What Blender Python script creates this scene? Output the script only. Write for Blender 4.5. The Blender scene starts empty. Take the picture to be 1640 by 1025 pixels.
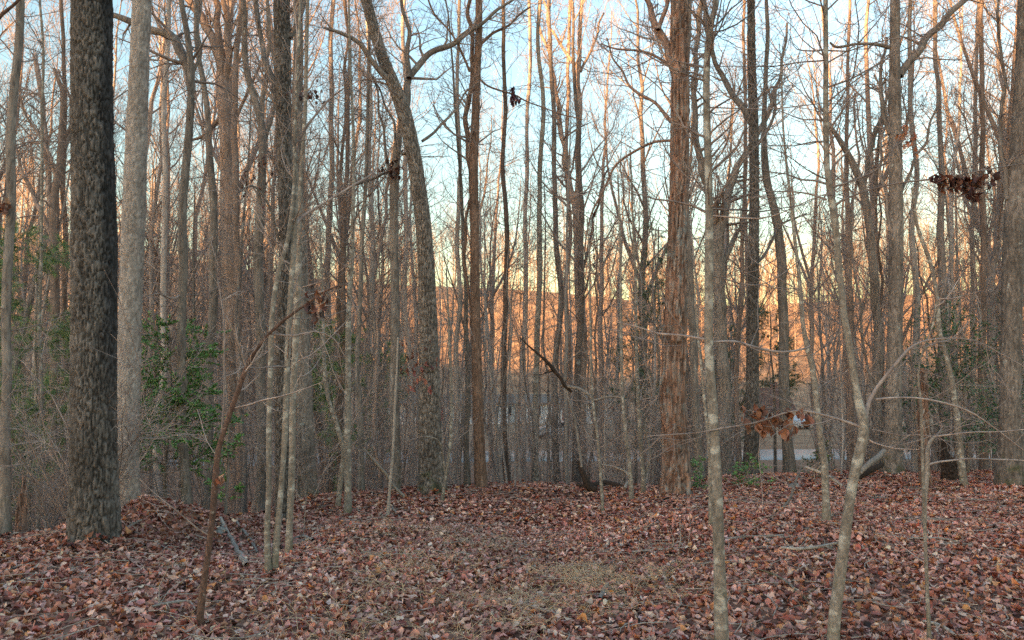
import bpy, math, random
import numpy as np
from mathutils import Vector
sc = bpy.context.scene
C = sc.collection
rng = np.random.default_rng(7)
random.seed(7)

# ------------------------------------------------------------------ camera, sky, sun, exposure
F_PX = 1184.0
TH = math.atan((612 - 512.5) / F_PX)
CAM = np.array([0.0, 0.0, 1.6])
cam_d = bpy.data.cameras.new('camera')
cam_d.sensor_width = 36.0
cam_d.lens = 36.0 * F_PX / 1640.0
cam_d.clip_end = 3000
cam_d.clip_start = 0.05
cam = bpy.data.objects.new('camera', cam_d)
C.objects.link(cam)
cam.location = CAM.tolist()
cam.rotation_euler = (math.radians(90) + TH, 0, 0)
sc.camera = cam

SUN_EL = math.radians(3.4)
SUN_AZ = math.radians(225)          # clockwise from +Y (the view direction): behind the camera, to the left
sdir = Vector((math.sin(SUN_AZ) * math.cos(SUN_EL), math.cos(SUN_AZ) * math.cos(SUN_EL), math.sin(SUN_EL)))

world = bpy.data.worlds.new('World')
sc.world = world
world.use_nodes = True
wn = world.node_tree
wn.nodes.clear()
w_out = wn.nodes.new('ShaderNodeOutputWorld')
w_bg = wn.nodes.new('ShaderNodeBackground')
w_sky = wn.nodes.new('ShaderNodeTexSky')
w_sky.sky_type = 'NISHITA'
w_sky.sun_disc = False
w_sky.sun_elevation = SUN_EL
w_sky.sun_rotation = SUN_AZ
w_sky.air_density = 1.5
w_sky.dust_density = 0.8
w_sky.ozone_density = 2.3
w_bg.inputs['Strength'].default_value = 0.15
wn.links.new(w_sky.outputs['Color'], w_bg.inputs['Color'])
wn.links.new(w_bg.outputs['Background'], w_out.inputs['Surface'])

sun_d = bpy.data.lights.new('sun', 'SUN')
sun_d.energy = 3.0
sun_d.angle = math.radians(0.6)
sun_d.color = (1.0, 0.57, 0.24)
sun = bpy.data.objects.new('sun', sun_d)
C.objects.link(sun)
sun.rotation_euler = sdir.to_track_quat('Z', 'Y').to_euler()
sun.location = (-60, -60, 60)

sc.view_settings.view_transform = 'Standard'
sc.view_settings.look = 'None'
sc.view_settings.gamma = 1
sc.view_settings.use_curve_mapping = False
sc.view_settings.exposure = 3.02
sc.render.engine = 'CYCLES'
sc.cycles.use_denoising = False
sc.cycles.use_adaptive_sampling = False
sc.cycles.max_bounces = 6
sc.cycles.diffuse_bounces = 4
sc.cycles.transparent_max_bounces = 4

# ------------------------------------------------------------------ numeric helpers
_perm = rng.random((64, 64, 64)).astype(np.float32)


def vn(x, y, z):
    xi = np.floor(x).astype(int); yi = np.floor(y).astype(int); zi = np.floor(z).astype(int)
    xf = x - xi; yf = y - yi; zf = z - zi
    xf = xf * xf * (3 - 2 * xf); yf = yf * yf * (3 - 2 * yf); zf = zf * zf * (3 - 2 * zf)
    x0 = xi & 63; x1 = (xi + 1) & 63; y0 = yi & 63; y1 = (yi + 1) & 63; z0 = zi & 63; z1 = (zi + 1) & 63
    p = _perm
    a = p[x0, y0, z0] * (1 - xf) + p[x1, y0, z0] * xf
    b = p[x0, y1, z0] * (1 - xf) + p[x1, y1, z0] * xf
    c = p[x0, y0, z1] * (1 - xf) + p[x1, y0, z1] * xf
    d = p[x0, y1, z1] * (1 - xf) + p[x1, y1, z1] * xf
    return (a * (1 - yf) + b * yf) * (1 - zf) + (c * (1 - yf) + d * yf) * zf


def sstep(a, b, x):
    t = np.clip((x - a) / (b - a), 0, 1)
    return t * t * (3 - 2 * t)


def nrm(v):
    return v / (np.linalg.norm(v, axis=-1, keepdims=True) + 1e-9)


# crest of the leaf bank, by viewing column: distance and height, read off the photograph
CU = [-400, 0, 190, 240, 330, 420, 470, 520, 650, 800, 950, 1050, 1150, 1300, 1640, 2000]
CD = [7.4, 7.3, 7.5, 9.0, 9.2, 9.6, 10.8, 12.6, 13.6, 14.2, 14.0, 12.4, 14.0, 15.0, 15.5, 16.0]
CZ = [0.05, 0.0, 0.06, 0.00, -0.12, -0.22, -0.32, -0.42, -0.46, -0.45, -0.40, -0.24, -0.24, -0.28, -0.30, -0.3]


def gz(x, y):
    x = np.asarray(x, float); y = np.asarray(y, float)
    ys = np.maximum(y, 1.0)
    u = 820 + F_PX * x / ys
    dc = np.interp(u, CU, CD); zc = np.interp(u, CU, CZ)
    t = np.clip(y / dc, 0, 1)
    z = zc * sstep(0.35, 1.0, t)
    # shallow trough of the path, right and left shoulders
    z = z - 0.20 * np.exp(-((x - 0.15 - 0.02 * y) / 1.25) ** 2) * sstep(2, 6, y) * (1 - sstep(11, 15, y))
    z = z + 0.12 * np.exp(-(((x - 3.0) / 1.6) ** 2 + ((y - 8.5) / 2.5) ** 2))
    z = z + 0.20 * np.exp(-(((x + 4.35) / 0.75) ** 2 + ((y - 9.0) / 0.8) ** 2))
    z = z - 0.18 * np.exp(-(((x + 3.0) / 0.7) ** 2 + ((y - 8.6) / 1.0) ** 2))
    over = np.maximum(y - dc, 0)
    left = 1 - sstep(250, 620, u)
    drop = (3.6 + zc) * (1 - np.exp(-(over / (15 - 5 * left)) ** 1.35))
    z = z - drop
    # far hill rising beyond the valley
    r = np.hypot(x, y)
    az = np.degrees(np.arctan2(x, np.maximum(y, 0.01)))
    hh = np.interp(az, [-60, -46, -40, -34, -28, -20, -10, 0, 12, 24, 40, 60], [0, 2, 25, 42, 40, 35, 32, 30, 28, 27, 26, 26])
    start = np.interp(az, [-60, -30, -15, 40], [72, 85, 118, 124])
    ff = (y > 0) * sstep(0, 1, (r - start) / (218 - start))
    z = z + hh * ff * (0.9 + 0.2 * vn(x / 60 + 3, y / 60, 0 * x + 2.5))
    # unseen ridge added left and behind, its height shaped to keep the ground in shade
    rid = sstep(-70, -160, x) * (1 - sstep(95, 150, y)) * (0.93 + 0.10 * vn(x * 0 + 4.3, y / 13, x * 0 + 7.7) + 0.05 * vn(x * 0 + 9, y / 4, x * 0))
    z = z + (16.8 + 6.4 * sstep(-70, -125, y) + 2.8 * sstep(-125, -165, y)) * rid * (1 - 0.6 * sstep(200, 420, -x))
    # bumps
    near = np.exp(-(r / 60) ** 2)
    z = z + (vn(x * 0.55 + 9, y * 0.55 + 4, 0 * x + 0.5) - 0.5) * 0.16 * near
    z = z + (vn(x * 1.9 + 31, y * 1.9, 0 * x + 5.5) - 0.5) * 0.07 * near
    return z


def ray(px, py):
    dx = (px - 820) / F_PX; dz = (512.5 - py) / F_PX
    return np.array([dx, math.cos(TH) - dz * math.sin(TH), math.sin(TH) + dz * math.cos(TH)])


def P(px, py, d):
    r = ray(px, py)
    return CAM + r * (d / r[1])


def hit(px, py):
    r = ray(px, py)
    ds = np.linspace(2.5, 60, 2400)
    pts = CAM[None] + r[None] * (ds / r[1])[:, None]
    g = gz(pts[:, 0], pts[:, 1])
    k = np.where(pts[:, 2] < g)[0]
    return float(ds[k[0]]) if len(k) else 15.0


# ------------------------------------------------------------------ mesh helpers
def mk(name, V, quads=None, tris=None, mat=None, parent=None, smooth=True, col=None, loc=None, mesh_only=False, kind=None):
    V = np.asarray(V, np.float32).reshape(-1, 3)
    if loc is not None:
        V = V - np.asarray(loc, np.float32)
    me = bpy.data.meshes.new(name)
    q = np.zeros((0, 4), np.int32) if quads is None or len(quads) == 0 else np.asarray(quads, np.int32)
    t = np.zeros((0, 3), np.int32) if tris is None or len(tris) == 0 else np.asarray(tris, np.int32)
    me.vertices.add(len(V)); me.vertices.foreach_set('co', V.ravel())
    loops = np.concatenate([q.ravel(), t.ravel()])
    me.loops.add(len(loops)); me.loops.foreach_set('vertex_index', loops)
    n = len(q) + len(t)
    me.polygons.add(n)
    tot = np.concatenate([np.full(len(q), 4), np.full(len(t), 3)]).astype(np.int32)
    st = np.concatenate([[0], np.cumsum(tot)[:-1]]).astype(np.int32) if n else np.zeros(0, np.int32)
    me.polygons.foreach_set('loop_start', st)
    me.polygons.foreach_set('loop_total', tot)
    me.polygons.foreach_set('use_smooth', np.full(n, smooth))
    if col is not None:
        a = me.color_attributes.new('tint', 'FLOAT_COLOR', 'POINT')
        cc = np.ones((len(V), 4), np.float32); cc[:, :3] = col
        a.data.foreach_set('color', cc.ravel())
    me.update(calc_edges=True)
    if mat: me.materials.append(mat)
    if mesh_only: return me
    o = bpy.data.objects.new(name, me); C.objects.link(o)
    if parent is not None:
        o.parent = parent
    elif loc is not None:
        o.location = [float(v) for v in loc]
    if kind: o['kind'] = kind
    return o


def child(name, me, parent, kind=None):
    o = bpy.data.objects.new(name, me); C.objects.link(o); o.parent = parent
    if kind: o['kind'] = kind
    return o


def thing(name, label, cat, loc, group=None, rz=0.0):
    o = bpy.data.objects.new(name, None); C.objects.link(o)
    o.empty_display_size = 0.3
    o.location = [float(v) for v in loc]; o.rotation_euler = (0, 0, rz)
    o['label'] = label; o['category'] = cat
    if group: o['group'] = group
    return o


def tag(o, label, cat, group=None):
    o['label'] = label; o['category'] = cat
    if group: o['group'] = group
    return o


class Acc:
    def __init__(s): s.V = []; s.Q = []; s.T = []; s.n = 0; s.K = []
    def add(s, V, Q=None, T=None, col=None):
        V = np.asarray(V).reshape(-1, 3)
        if Q is not None and len(Q): s.Q.append(np.asarray(Q) + s.n)
        if T is not None and len(T): s.T.append(np.asarray(T) + s.n)
        s.V.append(V); s.n += len(V)
        if col is not None: s.K.append(np.broadcast_to(col, (len(V), 3)))
    def get(s):
        return (np.concatenate(s.V), np.concatenate(s.Q) if s.Q else None, np.concatenate(s.T) if s.T else None,
                np.concatenate(s.K) if s.K else None)
    def obj(s, name, mat, **k):
        V, Q, T, K = s.get()
        return mk(name, V, Q, T, mat, col=K, **k)


def tubes(PP, RR, k, rmod=None):
    """PP (M,n,3), RR (M,n) -> V, Q"""
    M, n, _ = PP.shape
    T = np.empty_like(PP)
    T[:, 1:-1] = PP[:, 2:] - PP[:, :-2]; T[:, 0] = PP[:, 1] - PP[:, 0]; T[:, -1] = PP[:, -1] - PP[:, -2]
    T = nrm(T)
    avg = nrm(PP[:, -1] - PP[:, 0])
    ref = np.where(np.abs(avg[:, 2:3]) > 0.7, np.array([[1.0, 0, 0]]), np.array([[0, 0, 1.0]]))
    U = nrm(ref[:, None] - (ref[:, None] * T).sum(-1, keepdims=True) * T)
    W = np.cross(T, U)
    a = np.arange(k) * (2 * math.pi / k)
    ca, sa = np.cos(a), np.sin(a)
    R = RR[:, :, None] * np.ones(k)
    if rmod is not None: R = R + rmod
    V = PP[:, :, None] + (U[:, :, None] * ca[:, None] + W[:, :, None] * sa[:, None]) * R[..., None]
    i = np.arange(n - 1)[:, None]; j = np.arange(k)[None]
    q = np.stack([i * k + j, i * k + (j + 1) % k, (i + 1) * k + (j + 1) % k, (i + 1) * k + j], -1).reshape(-1, 4)
    Q = (q[None] + (np.arange(M) * n * k)[:, None, None]).reshape(-1, 4)
    return V.reshape(-1, 3), Q


def crspline(pts, step):
    pts = np.asarray(pts, float)
    if len(pts) < 3:
        n = max(2, int(np.linalg.norm(pts[-1, :3] - pts[0, :3]) / step) + 1)
        t = np.linspace(0, 1, n)[:, None]
        return pts[0] * (1 - t) + pts[-1] * t
    p = np.vstack([2 * pts[0] - pts[1], pts, 2 * pts[-1] - pts[-2]])
    out = []
    for i in range(1, len(p) - 2):
        L = np.linalg.norm(p[i + 1, :3] - p[i, :3])
        n = max(1, int(round(L / step)))
        for t in np.arange(n) / n:
            out.append(0.5 * ((2 * p[i]) + (-p[i - 1] + p[i + 1]) * t + (2 * p[i - 1] - 5 * p[i] + 4 * p[i + 1] - p[i + 2]) * t * t
                              + (-p[i - 1] + 3 * p[i] - 3 * p[i + 1] + p[i + 2]) * t ** 3))
    out.append(p[-2])
    return np.array(out)


def sprout(PP, RR, nc, n, L, ang=(35, 65), up=0.25, wander=0.18, t0=0.1, t1=1.0, rr=0.55, rmin=0.002, rend=0.0015, g=None, tpow=1.0, lsh=0.5):
    """children growing off parent polylines; all vectorised"""
    g = g or rng
    M, m, _ = PP.shape
    idx = np.repeat(np.arange(M), nc)
    N = len(idx)
    if N == 0: return np.zeros((0, n, 3)), np.zeros((0, n))
    t = t0 + (t1 - t0) * g.random(N) ** tpow
    f = t * (m - 1); i0 = np.minimum(f.astype(int), m - 2); fr = (f - i0)[:, None]
    A = PP[idx, i0]; B = PP[idx, i0 + 1]
    S = A * (1 - fr) + B * fr
    T = nrm(B - A)
    r0 = RR[idx, i0] * (1 - fr[:, 0]) + RR[idx, i0 + 1] * fr[:, 0]
    rnd = g.normal(size=(N, 3)); perp = nrm(rnd - (rnd * T).sum(1, keepdims=True) * T)
    a = np.radians(g.uniform(ang[0], ang[1], N))[:, None]
    D = nrm(T * np.cos(a) + perp * np.sin(a))
    pl = np.linalg.norm(np.diff(PP, axis=1), axis=2).sum(1)[idx]
    ln = (g.uniform(L[0], L[1], N) * (1 - lsh * t)) * (pl if L[1] < 1.5 and L[0] < 1.5 and False else 1)
    seg = ln / (n - 1)
    out = np.empty((N, n, 3)); out[:, 0] = S
    for j in range(1, n):
        D = nrm(D + g.normal(size=(N, 3)) * wander + np.array([0, 0, up]) * (1.0 / n * 3))
        out[:, j] = out[:, j - 1] + D * seg[:, None]
    rs = np.maximum(r0 * rr * g.uniform(0.6, 1.0, N), rmin)
    tt = np.linspace(0, 1, n)[None]
    R = rs[:, None] * (1 - tt) + np.minimum(rend, rs)[:, None] * tt
    return out, R


# ------------------------------------------------------------------ materials
def new_mat(name):
    m = bpy.data.materials.new(name); m.use_nodes = True
    n = m.node_tree.nodes; b = n['Principled BSDF']
    b.inputs['Specular IOR Level'].default_value = 0.25
    return m, n, m.node_tree.links, b


def ramp(n, pts):
    r = n.new('ShaderNodeValToRGB'); e = r.color_ramp.elements
    while len(e) < len(pts): e.new(0.5)
    for el, (p, c) in zip(e, pts):
        el.position = p; el.color = (*c, 1) if len(c) == 3 else c
    return r


def bark(name, c1, c2, lichen=None, lamt=0.5, lscale=9.0, sc_xy=28, sc_z=5, bump=0.5, rough=0.9, moss=None, var=0.35, bands=False):
    m, n, l, b = new_mat(name)
    tc = n.new('ShaderNodeTexCoord')
    mp = n.new('ShaderNodeMapping'); mp.inputs['Scale'].default_value = (sc_xy, sc_xy, sc_z)
    oi = n.new('ShaderNodeObjectInfo')
    l.new(tc.outputs['Object'], mp.inputs['Vector'])
    ns = n.new('ShaderNodeTexNoise'); ns.inputs['Scale'].default_value = 1.0; ns.inputs['Detail'].default_value = 6; ns.inputs['Roughness'].default_value = 0.65
    ns.inputs['Distortion'].default_value = 0.6
    l.new(mp.outputs[0], ns.inputs['Vector'])
    rp = ramp(n, [(0.32, c1), (0.66, c2)])
    l.new(ns.outputs['Fac'], rp.inputs[0])
    colr = rp.outputs[0]
    n2 = n.new('ShaderNodeTexNoise'); n2.inputs['Scale'].default_value = 1.7; n2.inputs['Detail'].default_value = 4
    l.new(tc.outputs['Object'], n2.inputs['Vector'])
    hs = n.new('ShaderNodeHueSaturation')
    mm = n.new('ShaderNodeMapRange'); mm.inputs['From Min'].default_value = 0.3; mm.inputs['From Max'].default_value = 0.7
    mm.inputs['To Min'].default_value = 0.75; mm.inputs['To Max'].default_value = 1.25
    l.new(n2.outputs['Fac'], mm.inputs['Value'])
    mo = n.new('ShaderNodeMapRange'); mo.inputs['To Min'].default_value = 1 - var; mo.inputs['To Max'].default_value = 1 + var
    l.new(oi.outputs['Random'], mo.inputs['Value'])
    mu = n.new('ShaderNodeMath'); mu.operation = 'MULTIPLY'
    l.new(mm.outputs[0], mu.inputs[0]); l.new(mo.outputs[0], mu.inputs[1])
    l.new(mu.outputs[0], hs.inputs['Value']); l.new(colr, hs.inputs['Color'])
    colr = hs.outputs[0]
    if lichen is not None:
        n3 = n.new('ShaderNodeTexNoise'); n3.inputs['Scale'].default_value = lscale; n3.inputs['Detail'].default_value = 5; n3.inputs['Roughness'].default_value = 0.6
        mp3 = n.new('ShaderNodeMapping'); mp3.inputs['Scale'].default_value = (1, 1, 1.25 if bands else 0.8)
        l.new(tc.outputs['Object'], mp3.inputs['Vector']); l.new(mp3.outputs[0], n3.inputs['Vector'])
        k = 0.72 - 0.3 * lamt
        r3 = ramp(n, [(k, (0, 0, 0)), (k + (0.09 if bands else 0.045), (0.85, 0.85, 0.85))])
        l.new(n3.outputs['Fac'], r3.inputs[0])
        mx = n.new('ShaderNodeMix'); mx.data_type = 'RGBA'
        l.new(r3.outputs[0], mx.inputs[0]); l.new(colr, mx.inputs[6]); mx.inputs[7].default_value = (*lichen, 1)
        colr = mx.outputs[2]
    if moss is not None:
        n4 = n.new('ShaderNodeTexNoise'); n4.inputs['Scale'].default_value = 5; n4.inputs['Detail'].default_value = 5
        l.new(tc.outputs['Object'], n4.inputs['Vector'])
        sp = n.new('ShaderNodeSeparateXYZ'); l.new(tc.outputs['Object'], sp.inputs[0])
        mr = n.new('ShaderNodeMapRange'); mr.inputs['From Min'].default_value = 1.0; mr.inputs['From Max'].default_value = 0.0
        mr.inputs['To Max'].default_value = 0.35
        l.new(sp.outputs['Z'], mr.inputs['Value'])
        ad = n.new('ShaderNodeMath'); l.new(n4.outputs['Fac'], ad.inputs[0]); l.new(mr.outputs[0], ad.inputs[1])
        r4 = ramp(n, [(0.74, (0, 0, 0)), (0.9, (0.7, 0.7, 0.7))])
        l.new(ad.outputs[0], r4.inputs[0])
        mx = n.new('ShaderNodeMix'); mx.data_type = 'RGBA'
        l.new(r4.outputs[0], mx.inputs[0]); l.new(colr, mx.inputs[6]); mx.inputs[7].default_value = (*moss, 1)
        colr = mx.outputs[2]
    l.new(colr, b.inputs['Base Color'])
    b.inputs['Roughness'].default_value = rough
    bp = n.new('ShaderNodeBump'); bp.inputs['Strength'].default_value = bump; bp.inputs['Distance'].default_value = 0.02
    l.new(ns.outputs['Fac'], bp.inputs['Height']); l.new(bp.outputs[0], b.inputs['Normal'])
    return m


def add_cavity(m, side_tint=None):
    n = m.node_tree.nodes; l = m.node_tree.links; b = n['Principled BSDF']
    src = b.inputs['Base Color'].links[0].from_socket
    at = n.new('ShaderNodeAttribute'); at.attribute_name = 'tint'
    mx = n.new('ShaderNodeMix'); mx.data_type = 'RGBA'; mx.blend_type = 'MULTIPLY'; mx.inputs[0].default_value = 1
    l.new(src, mx.inputs[6]); l.new(at.outputs['Color'], mx.inputs[7])
    l.new(mx.outputs[2], b.inputs['Base Color'])


M_OAK = bark('dark furrowed bark', (0.075, 0.064, 0.057), (0.25, 0.215, 0.19), lichen=(0.55, 0.55, 0.52), lamt=0.03, lscale=26, sc_xy=34, sc_z=7, bump=0.6, var=0)
M_PALE = bark('pale grey bark', (0.26, 0.215, 0.19), (0.50, 0.43, 0.38), sc_xy=38, sc_z=9, bump=0.6, var=0)
M_CEDAR = bark('red shaggy bark', (0.11, 0.06, 0.045), (0.42, 0.265, 0.20), lichen=(0.30, 0.25, 0.22), lamt=0.5, lscale=5, sc_xy=34, sc_z=2.6, bump=0.9, var=0)
M_GREY = bark('grey brown bark', (0.10, 0.083, 0.072), (0.32, 0.265, 0.225), lichen=(0.40, 0.40, 0.36), lamt=0.25, sc_xy=26, sc_z=5, moss=(0.07, 0.08, 0.03), var=0.25)
M_LICH = bark('lichen spotted smooth bark', (0.14, 0.115, 0.092), (0.34, 0.29, 0.24), lichen=(0.50, 0.465, 0.40), lamt=0.62, lscale=10, sc_xy=40, sc_z=24, bump=0.35, moss=(0.13, 0.13, 0.06), var=0.1, bands=True)
M_BROWN = bark('red brown sapling bark', (0.06, 0.035, 0.027), (0.21, 0.125, 0.095), lichen=(0.34, 0.27, 0.22), lamt=0.3, lscale=30, sc_xy=60, sc_z=30, bump=0.5, var=0.05)
M_TWIG = bark('twig bark', (0.20, 0.145, 0.125), (0.44, 0.345, 0.30), sc_xy=10, sc_z=4, bump=0.0, var=0.25)
M_BG = [bark('background bark %s' % s, a, c, lichen=(0.34, 0.33, 0.30), lamt=la, lscale=5, sc_xy=22, sc_z=3.5, bump=0.5, var=0.55)
        for s, a, c, la in (('grey', (0.17, 0.13, 0.11), (0.40, 0.325, 0.285), 0.35), ('brown', (0.16, 0.11, 0.087), (0.38, 0.28, 0.23), 0.15), ('pale', (0.22, 0.18, 0.16), (0.46, 0.39, 0.345), 0.45))]
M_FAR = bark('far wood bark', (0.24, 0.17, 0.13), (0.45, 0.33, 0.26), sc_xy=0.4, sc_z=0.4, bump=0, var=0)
M_BRUSH = bark('brush bark', (0.15, 0.115, 0.10), (0.46, 0.39, 0.345), sc_xy=1.3, sc_z=0.3, bump=0, var=0)
M_DEAD = bark('dead dark wood', (0.02, 0.014, 0.011), (0.09, 0.06, 0.045), sc_xy=40, sc_z=12, var=0)
M_BLEACH = bark('bleached stick wood', (0.20, 0.16, 0.13), (0.42, 0.36, 0.31), sc_xy=40, sc_z=30, bump=0.3, var=0.2)


def leaf_mat(name, rough=0.6, trans=0.15, base=None):
    m, n, l, b = new_mat(name)
    at = n.new('ShaderNodeAttribute'); at.attribute_name = 'tint'
    tc = n.new('ShaderNodeTexCoord')
    ns = n.new('ShaderNodeTexNoise'); ns.inputs['Scale'].default_value = 60; ns.inputs['Detail'].default_value = 3
    l.new(tc.outputs['Object'], ns.inputs['Vector'])
    mr = n.new('ShaderNodeMapRange'); mr.inputs['To Min'].default_value = 0.65; mr.inputs['To Max'].default_value = 1.35
    l.new(ns.outputs['Fac'], mr.inputs['Value'])
    vm = n.new('ShaderNodeVectorMath'); vm.operation = 'SCALE'
    l.new(at.outputs['Color'], vm.inputs[0]); l.new(mr.outputs[0], vm.inputs['Scale'])
    l.new(vm.outputs[0], b.inputs['Base Color'])
    b.inputs['Roughness'].default_value = rough
    return m


M_LEAF = leaf_mat('dry fallen oak leaf', 0.55)
M_GREEN = leaf_mat('evergreen leaf', 0.4)
M_STRAW = leaf_mat('dry straw', 0.7)


def ground_mat():
    m, n, l, b = new_mat('leaf covered soil')
    tc = n.new('ShaderNodeTexCoord')
    ns = n.new('ShaderNodeTexNoise'); ns.inputs['Scale'].default_value = 2.2; ns.inputs['Detail'].default_value = 8; ns.inputs['Roughness'].default_value = 0.7
    l.new(tc.outputs['Object'], ns.inputs['Vector'])
    vo = n.new('ShaderNodeTexVoronoi'); vo.inputs['Scale'].default_value = 16; vo.inputs['Randomness'].default_value = 1
    l.new(tc.outputs['Object'], vo.inputs['Vector'])
    rp = ramp(n, [(0.0, (0.10, 0.045, 0.032)), (0.35, (0.24, 0.11, 0.075)), (0.6, (0.35, 0.19, 0.13)), (0.85, (0.45, 0.28, 0.20)), (1.0, (0.36, 0.16, 0.08))])
    sp = n.new('ShaderNodeSeparateColor'); l.new(vo.outputs['Color'], sp.inputs[0])
    l.new(sp.outputs[0], rp.inputs[0])
    mx = n.new('ShaderNodeMix'); mx.data_type = 'RGBA'; mx.blend_type = 'MULTIPLY'; mx.inputs[0].default_value = 0.7
    r2 = ramp(n, [(0.3, (0.55, 0.5, 0.5)), (0.7, (1.1, 1.05, 1.0))])
    l.new(ns.outputs['Fac'], r2.inputs[0])
    l.new(rp.outputs[0], mx.inputs[6]); l.new(r2.outputs[0], mx.inputs[7])
    # beyond the valley the floor is tan grass and weathered litter instead of fresh red leaves
    sx = n.new('ShaderNodeSeparateXYZ'); l.new(tc.outputs['Object'], sx.inputs[0])
    mf = n.new('ShaderNodeMapRange'); mf.inputs['From Min'].default_value = 30; mf.inputs['From Max'].default_value = 75
    l.new(sx.outputs['Y'], mf.inputs['Value'])
    nf = n.new('ShaderNodeTexNoise'); nf.inputs['Scale'].default_value = 0.35; nf.inputs['Detail'].default_value = 9; nf.inputs['Roughness'].default_value = 0.75
    l.new(tc.outputs['Object'], nf.inputs['Vector'])
    rf = ramp(n, [(0.35, (0.20, 0.115, 0.065)), (0.5, (0.40, 0.235, 0.135)), (0.65, (0.54, 0.35, 0.21))])
    l.new(nf.outputs['Fac'], rf.inputs[0])
    m2 = n.new('ShaderNodeMix'); m2.data_type = 'RGBA'
    l.new(mf.outputs[0], m2.inputs[0]); l.new(mx.outputs[2], m2.inputs[6]); l.new(rf.outputs[0], m2.inputs[7])
    l.new(m2.outputs[2], b.inputs['Base Color'])
    b.inputs['Roughness'].default_value = 0.9
    bp = n.new('ShaderNodeBump'); bp.inputs['Strength'].default_value = 0.8; bp.inputs['Distance'].default_value = 0.03
    l.new(sp.outputs[1], bp.inputs['Height']); l.new(bp.outputs[0], b.inputs['Normal'])
    return m


M_GROUND = ground_mat()


def flat_mat(name, c, rough=0.8, noise=0.2, scale=6, metallic=0):
    m, n, l, b = new_mat(name)
    tc = n.new('ShaderNodeTexCoord'); ns = n.new('ShaderNodeTexNoise'); ns.inputs['Scale'].default_value = scale; ns.inputs['Detail'].default_value = 5
    l.new(tc.outputs['Object'], ns.inputs['Vector'])
    rp = ramp(n, [(0.3, tuple(v * (1 - noise) for v in c)), (0.7, tuple(min(1, v * (1 + noise)) for v in c))])
    l.new(ns.outputs['Fac'], rp.inputs[0]); l.new(rp.outputs[0], b.inputs['Base Color'])
    b.inputs['Roughness'].default_value = rough; b.inputs['Metallic'].default_value = metallic
    return m


# ------------------------------------------------------------------ the ground, one sheet to the horizon
def axis(lo, hi, c, fine, n):
    t = np.linspace(-1, 1, n)
    k = 5.6
    s = np.sinh(k * t) / math.sinh(k)
    s = np.where(t < 0, s * (c - lo), s * (hi - c)) + c
    return s


gx = axis(-500, 600, 0.3, 0.1, 350)
gy = axis(-450, 700, 8.0, 0.1, 350)
X, Y = np.meshgrid(gx, gy)
Z = gz(X, Y)
nx, ny = len(gx), len(gy)
i = np.arange(ny - 1)[:, None]; j = np.arange(nx - 1)[None]
Q = np.stack([i * nx + j, i * nx + j + 1, (i + 1) * nx + j + 1, (i + 1) * nx + j], -1).reshape(-1, 4)
ground = mk('ground', np.stack([X, Y, Z], -1), Q, None, M_GROUND)
ground['kind'] = 'structure'

# road in the valley
M_ROAD = flat_mat('pale asphalt', (0.20, 0.21, 0.23), 0.35, 0.15, 3)
xs = np.linspace(-160, 160, 161)
yr = 51 + 4.5 * np.sin(xs / 70)
RV = []
for off in (-3.2, 3.2):
    zz = np.maximum(gz(xs, yr - 3.6), gz(xs, yr + 3.6)) + 0.06
    RV.append(np.stack([xs, yr + off, zz], -1))
nn = len(xs); a = np.arange(nn - 1)
for off in (-4.6, 4.6):
    RV.append(np.stack([xs, yr + off, gz(xs, yr + off) - 0.3], -1))
RV = np.concatenate(RV)
RQ = np.concatenate([np.stack([a, a + 1, a + 1 + nn, a + nn], -1), np.stack([a + 2 * nn, a + 1 + 2 * nn, a + 1, a], -1), np.stack([a + nn, a + 1 + nn, a + 1 + 3 * nn, a + 3 * nn], -1)])
road = mk('road', RV, RQ, None, M_ROAD); road['kind'] = 'structure'


# ------------------------------------------------------------------ trees traced from the photograph
def plates(al, s, R, w, hgt, seed, jit=0.85, warp=0.5):
    """bark plates: cells wrapped round the trunk; returns edge distance (F2-F1) and a random value per cell"""
    nc = max(8, int(round(2 * math.pi * R / w)))
    u = al[None] / (2 * math.pi) * nc + 0 * s[:, None]
    v = s[:, None] / hgt + 0 * u
    cx, cy = np.cos(al)[None] * R + 0 * u, np.sin(al)[None] * R + 0 * u
    u = u + warp * 2.2 * (vn(cx * 5 + seed, cy * 5, s[:, None] * 3.2 + 0 * u) - 0.5)
    v = v + warp * 1.6 * (vn(cx * 9 + seed, cy * 9 + 4, s[:, None] * 3 + 0 * u) - 0.5)
    u = u + 0.5 * (np.floor(v) % 2)
    g_ = np.random.default_rng(int(seed * 10) + 1)
    tab = g_.random((nc, 128, 3))
    iu, iv = np.floor(u).astype(int), np.floor(v).astype(int)
    f1 = np.full(u.shape, 9.0); f2 = f1.copy(); val = np.zeros(u.shape)
    for a in (-1, 0, 1):
        for b in (-1, 0, 1):
            q, r = iu + a, iv + b
            t = tab[q % nc, r % 128]
            d = np.hypot(q + 0.5 + jit * (t[..., 0] - 0.5) - u, r + 0.5 + jit * (t[..., 1] - 0.5) - v)
            new = d < f1
            f2 = np.where(new, f1, np.minimum(f2, d)); val = np.where(new, t[..., 2], val); f1 = np.where(new, d, f1)
    return f2 - f1, val


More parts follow.
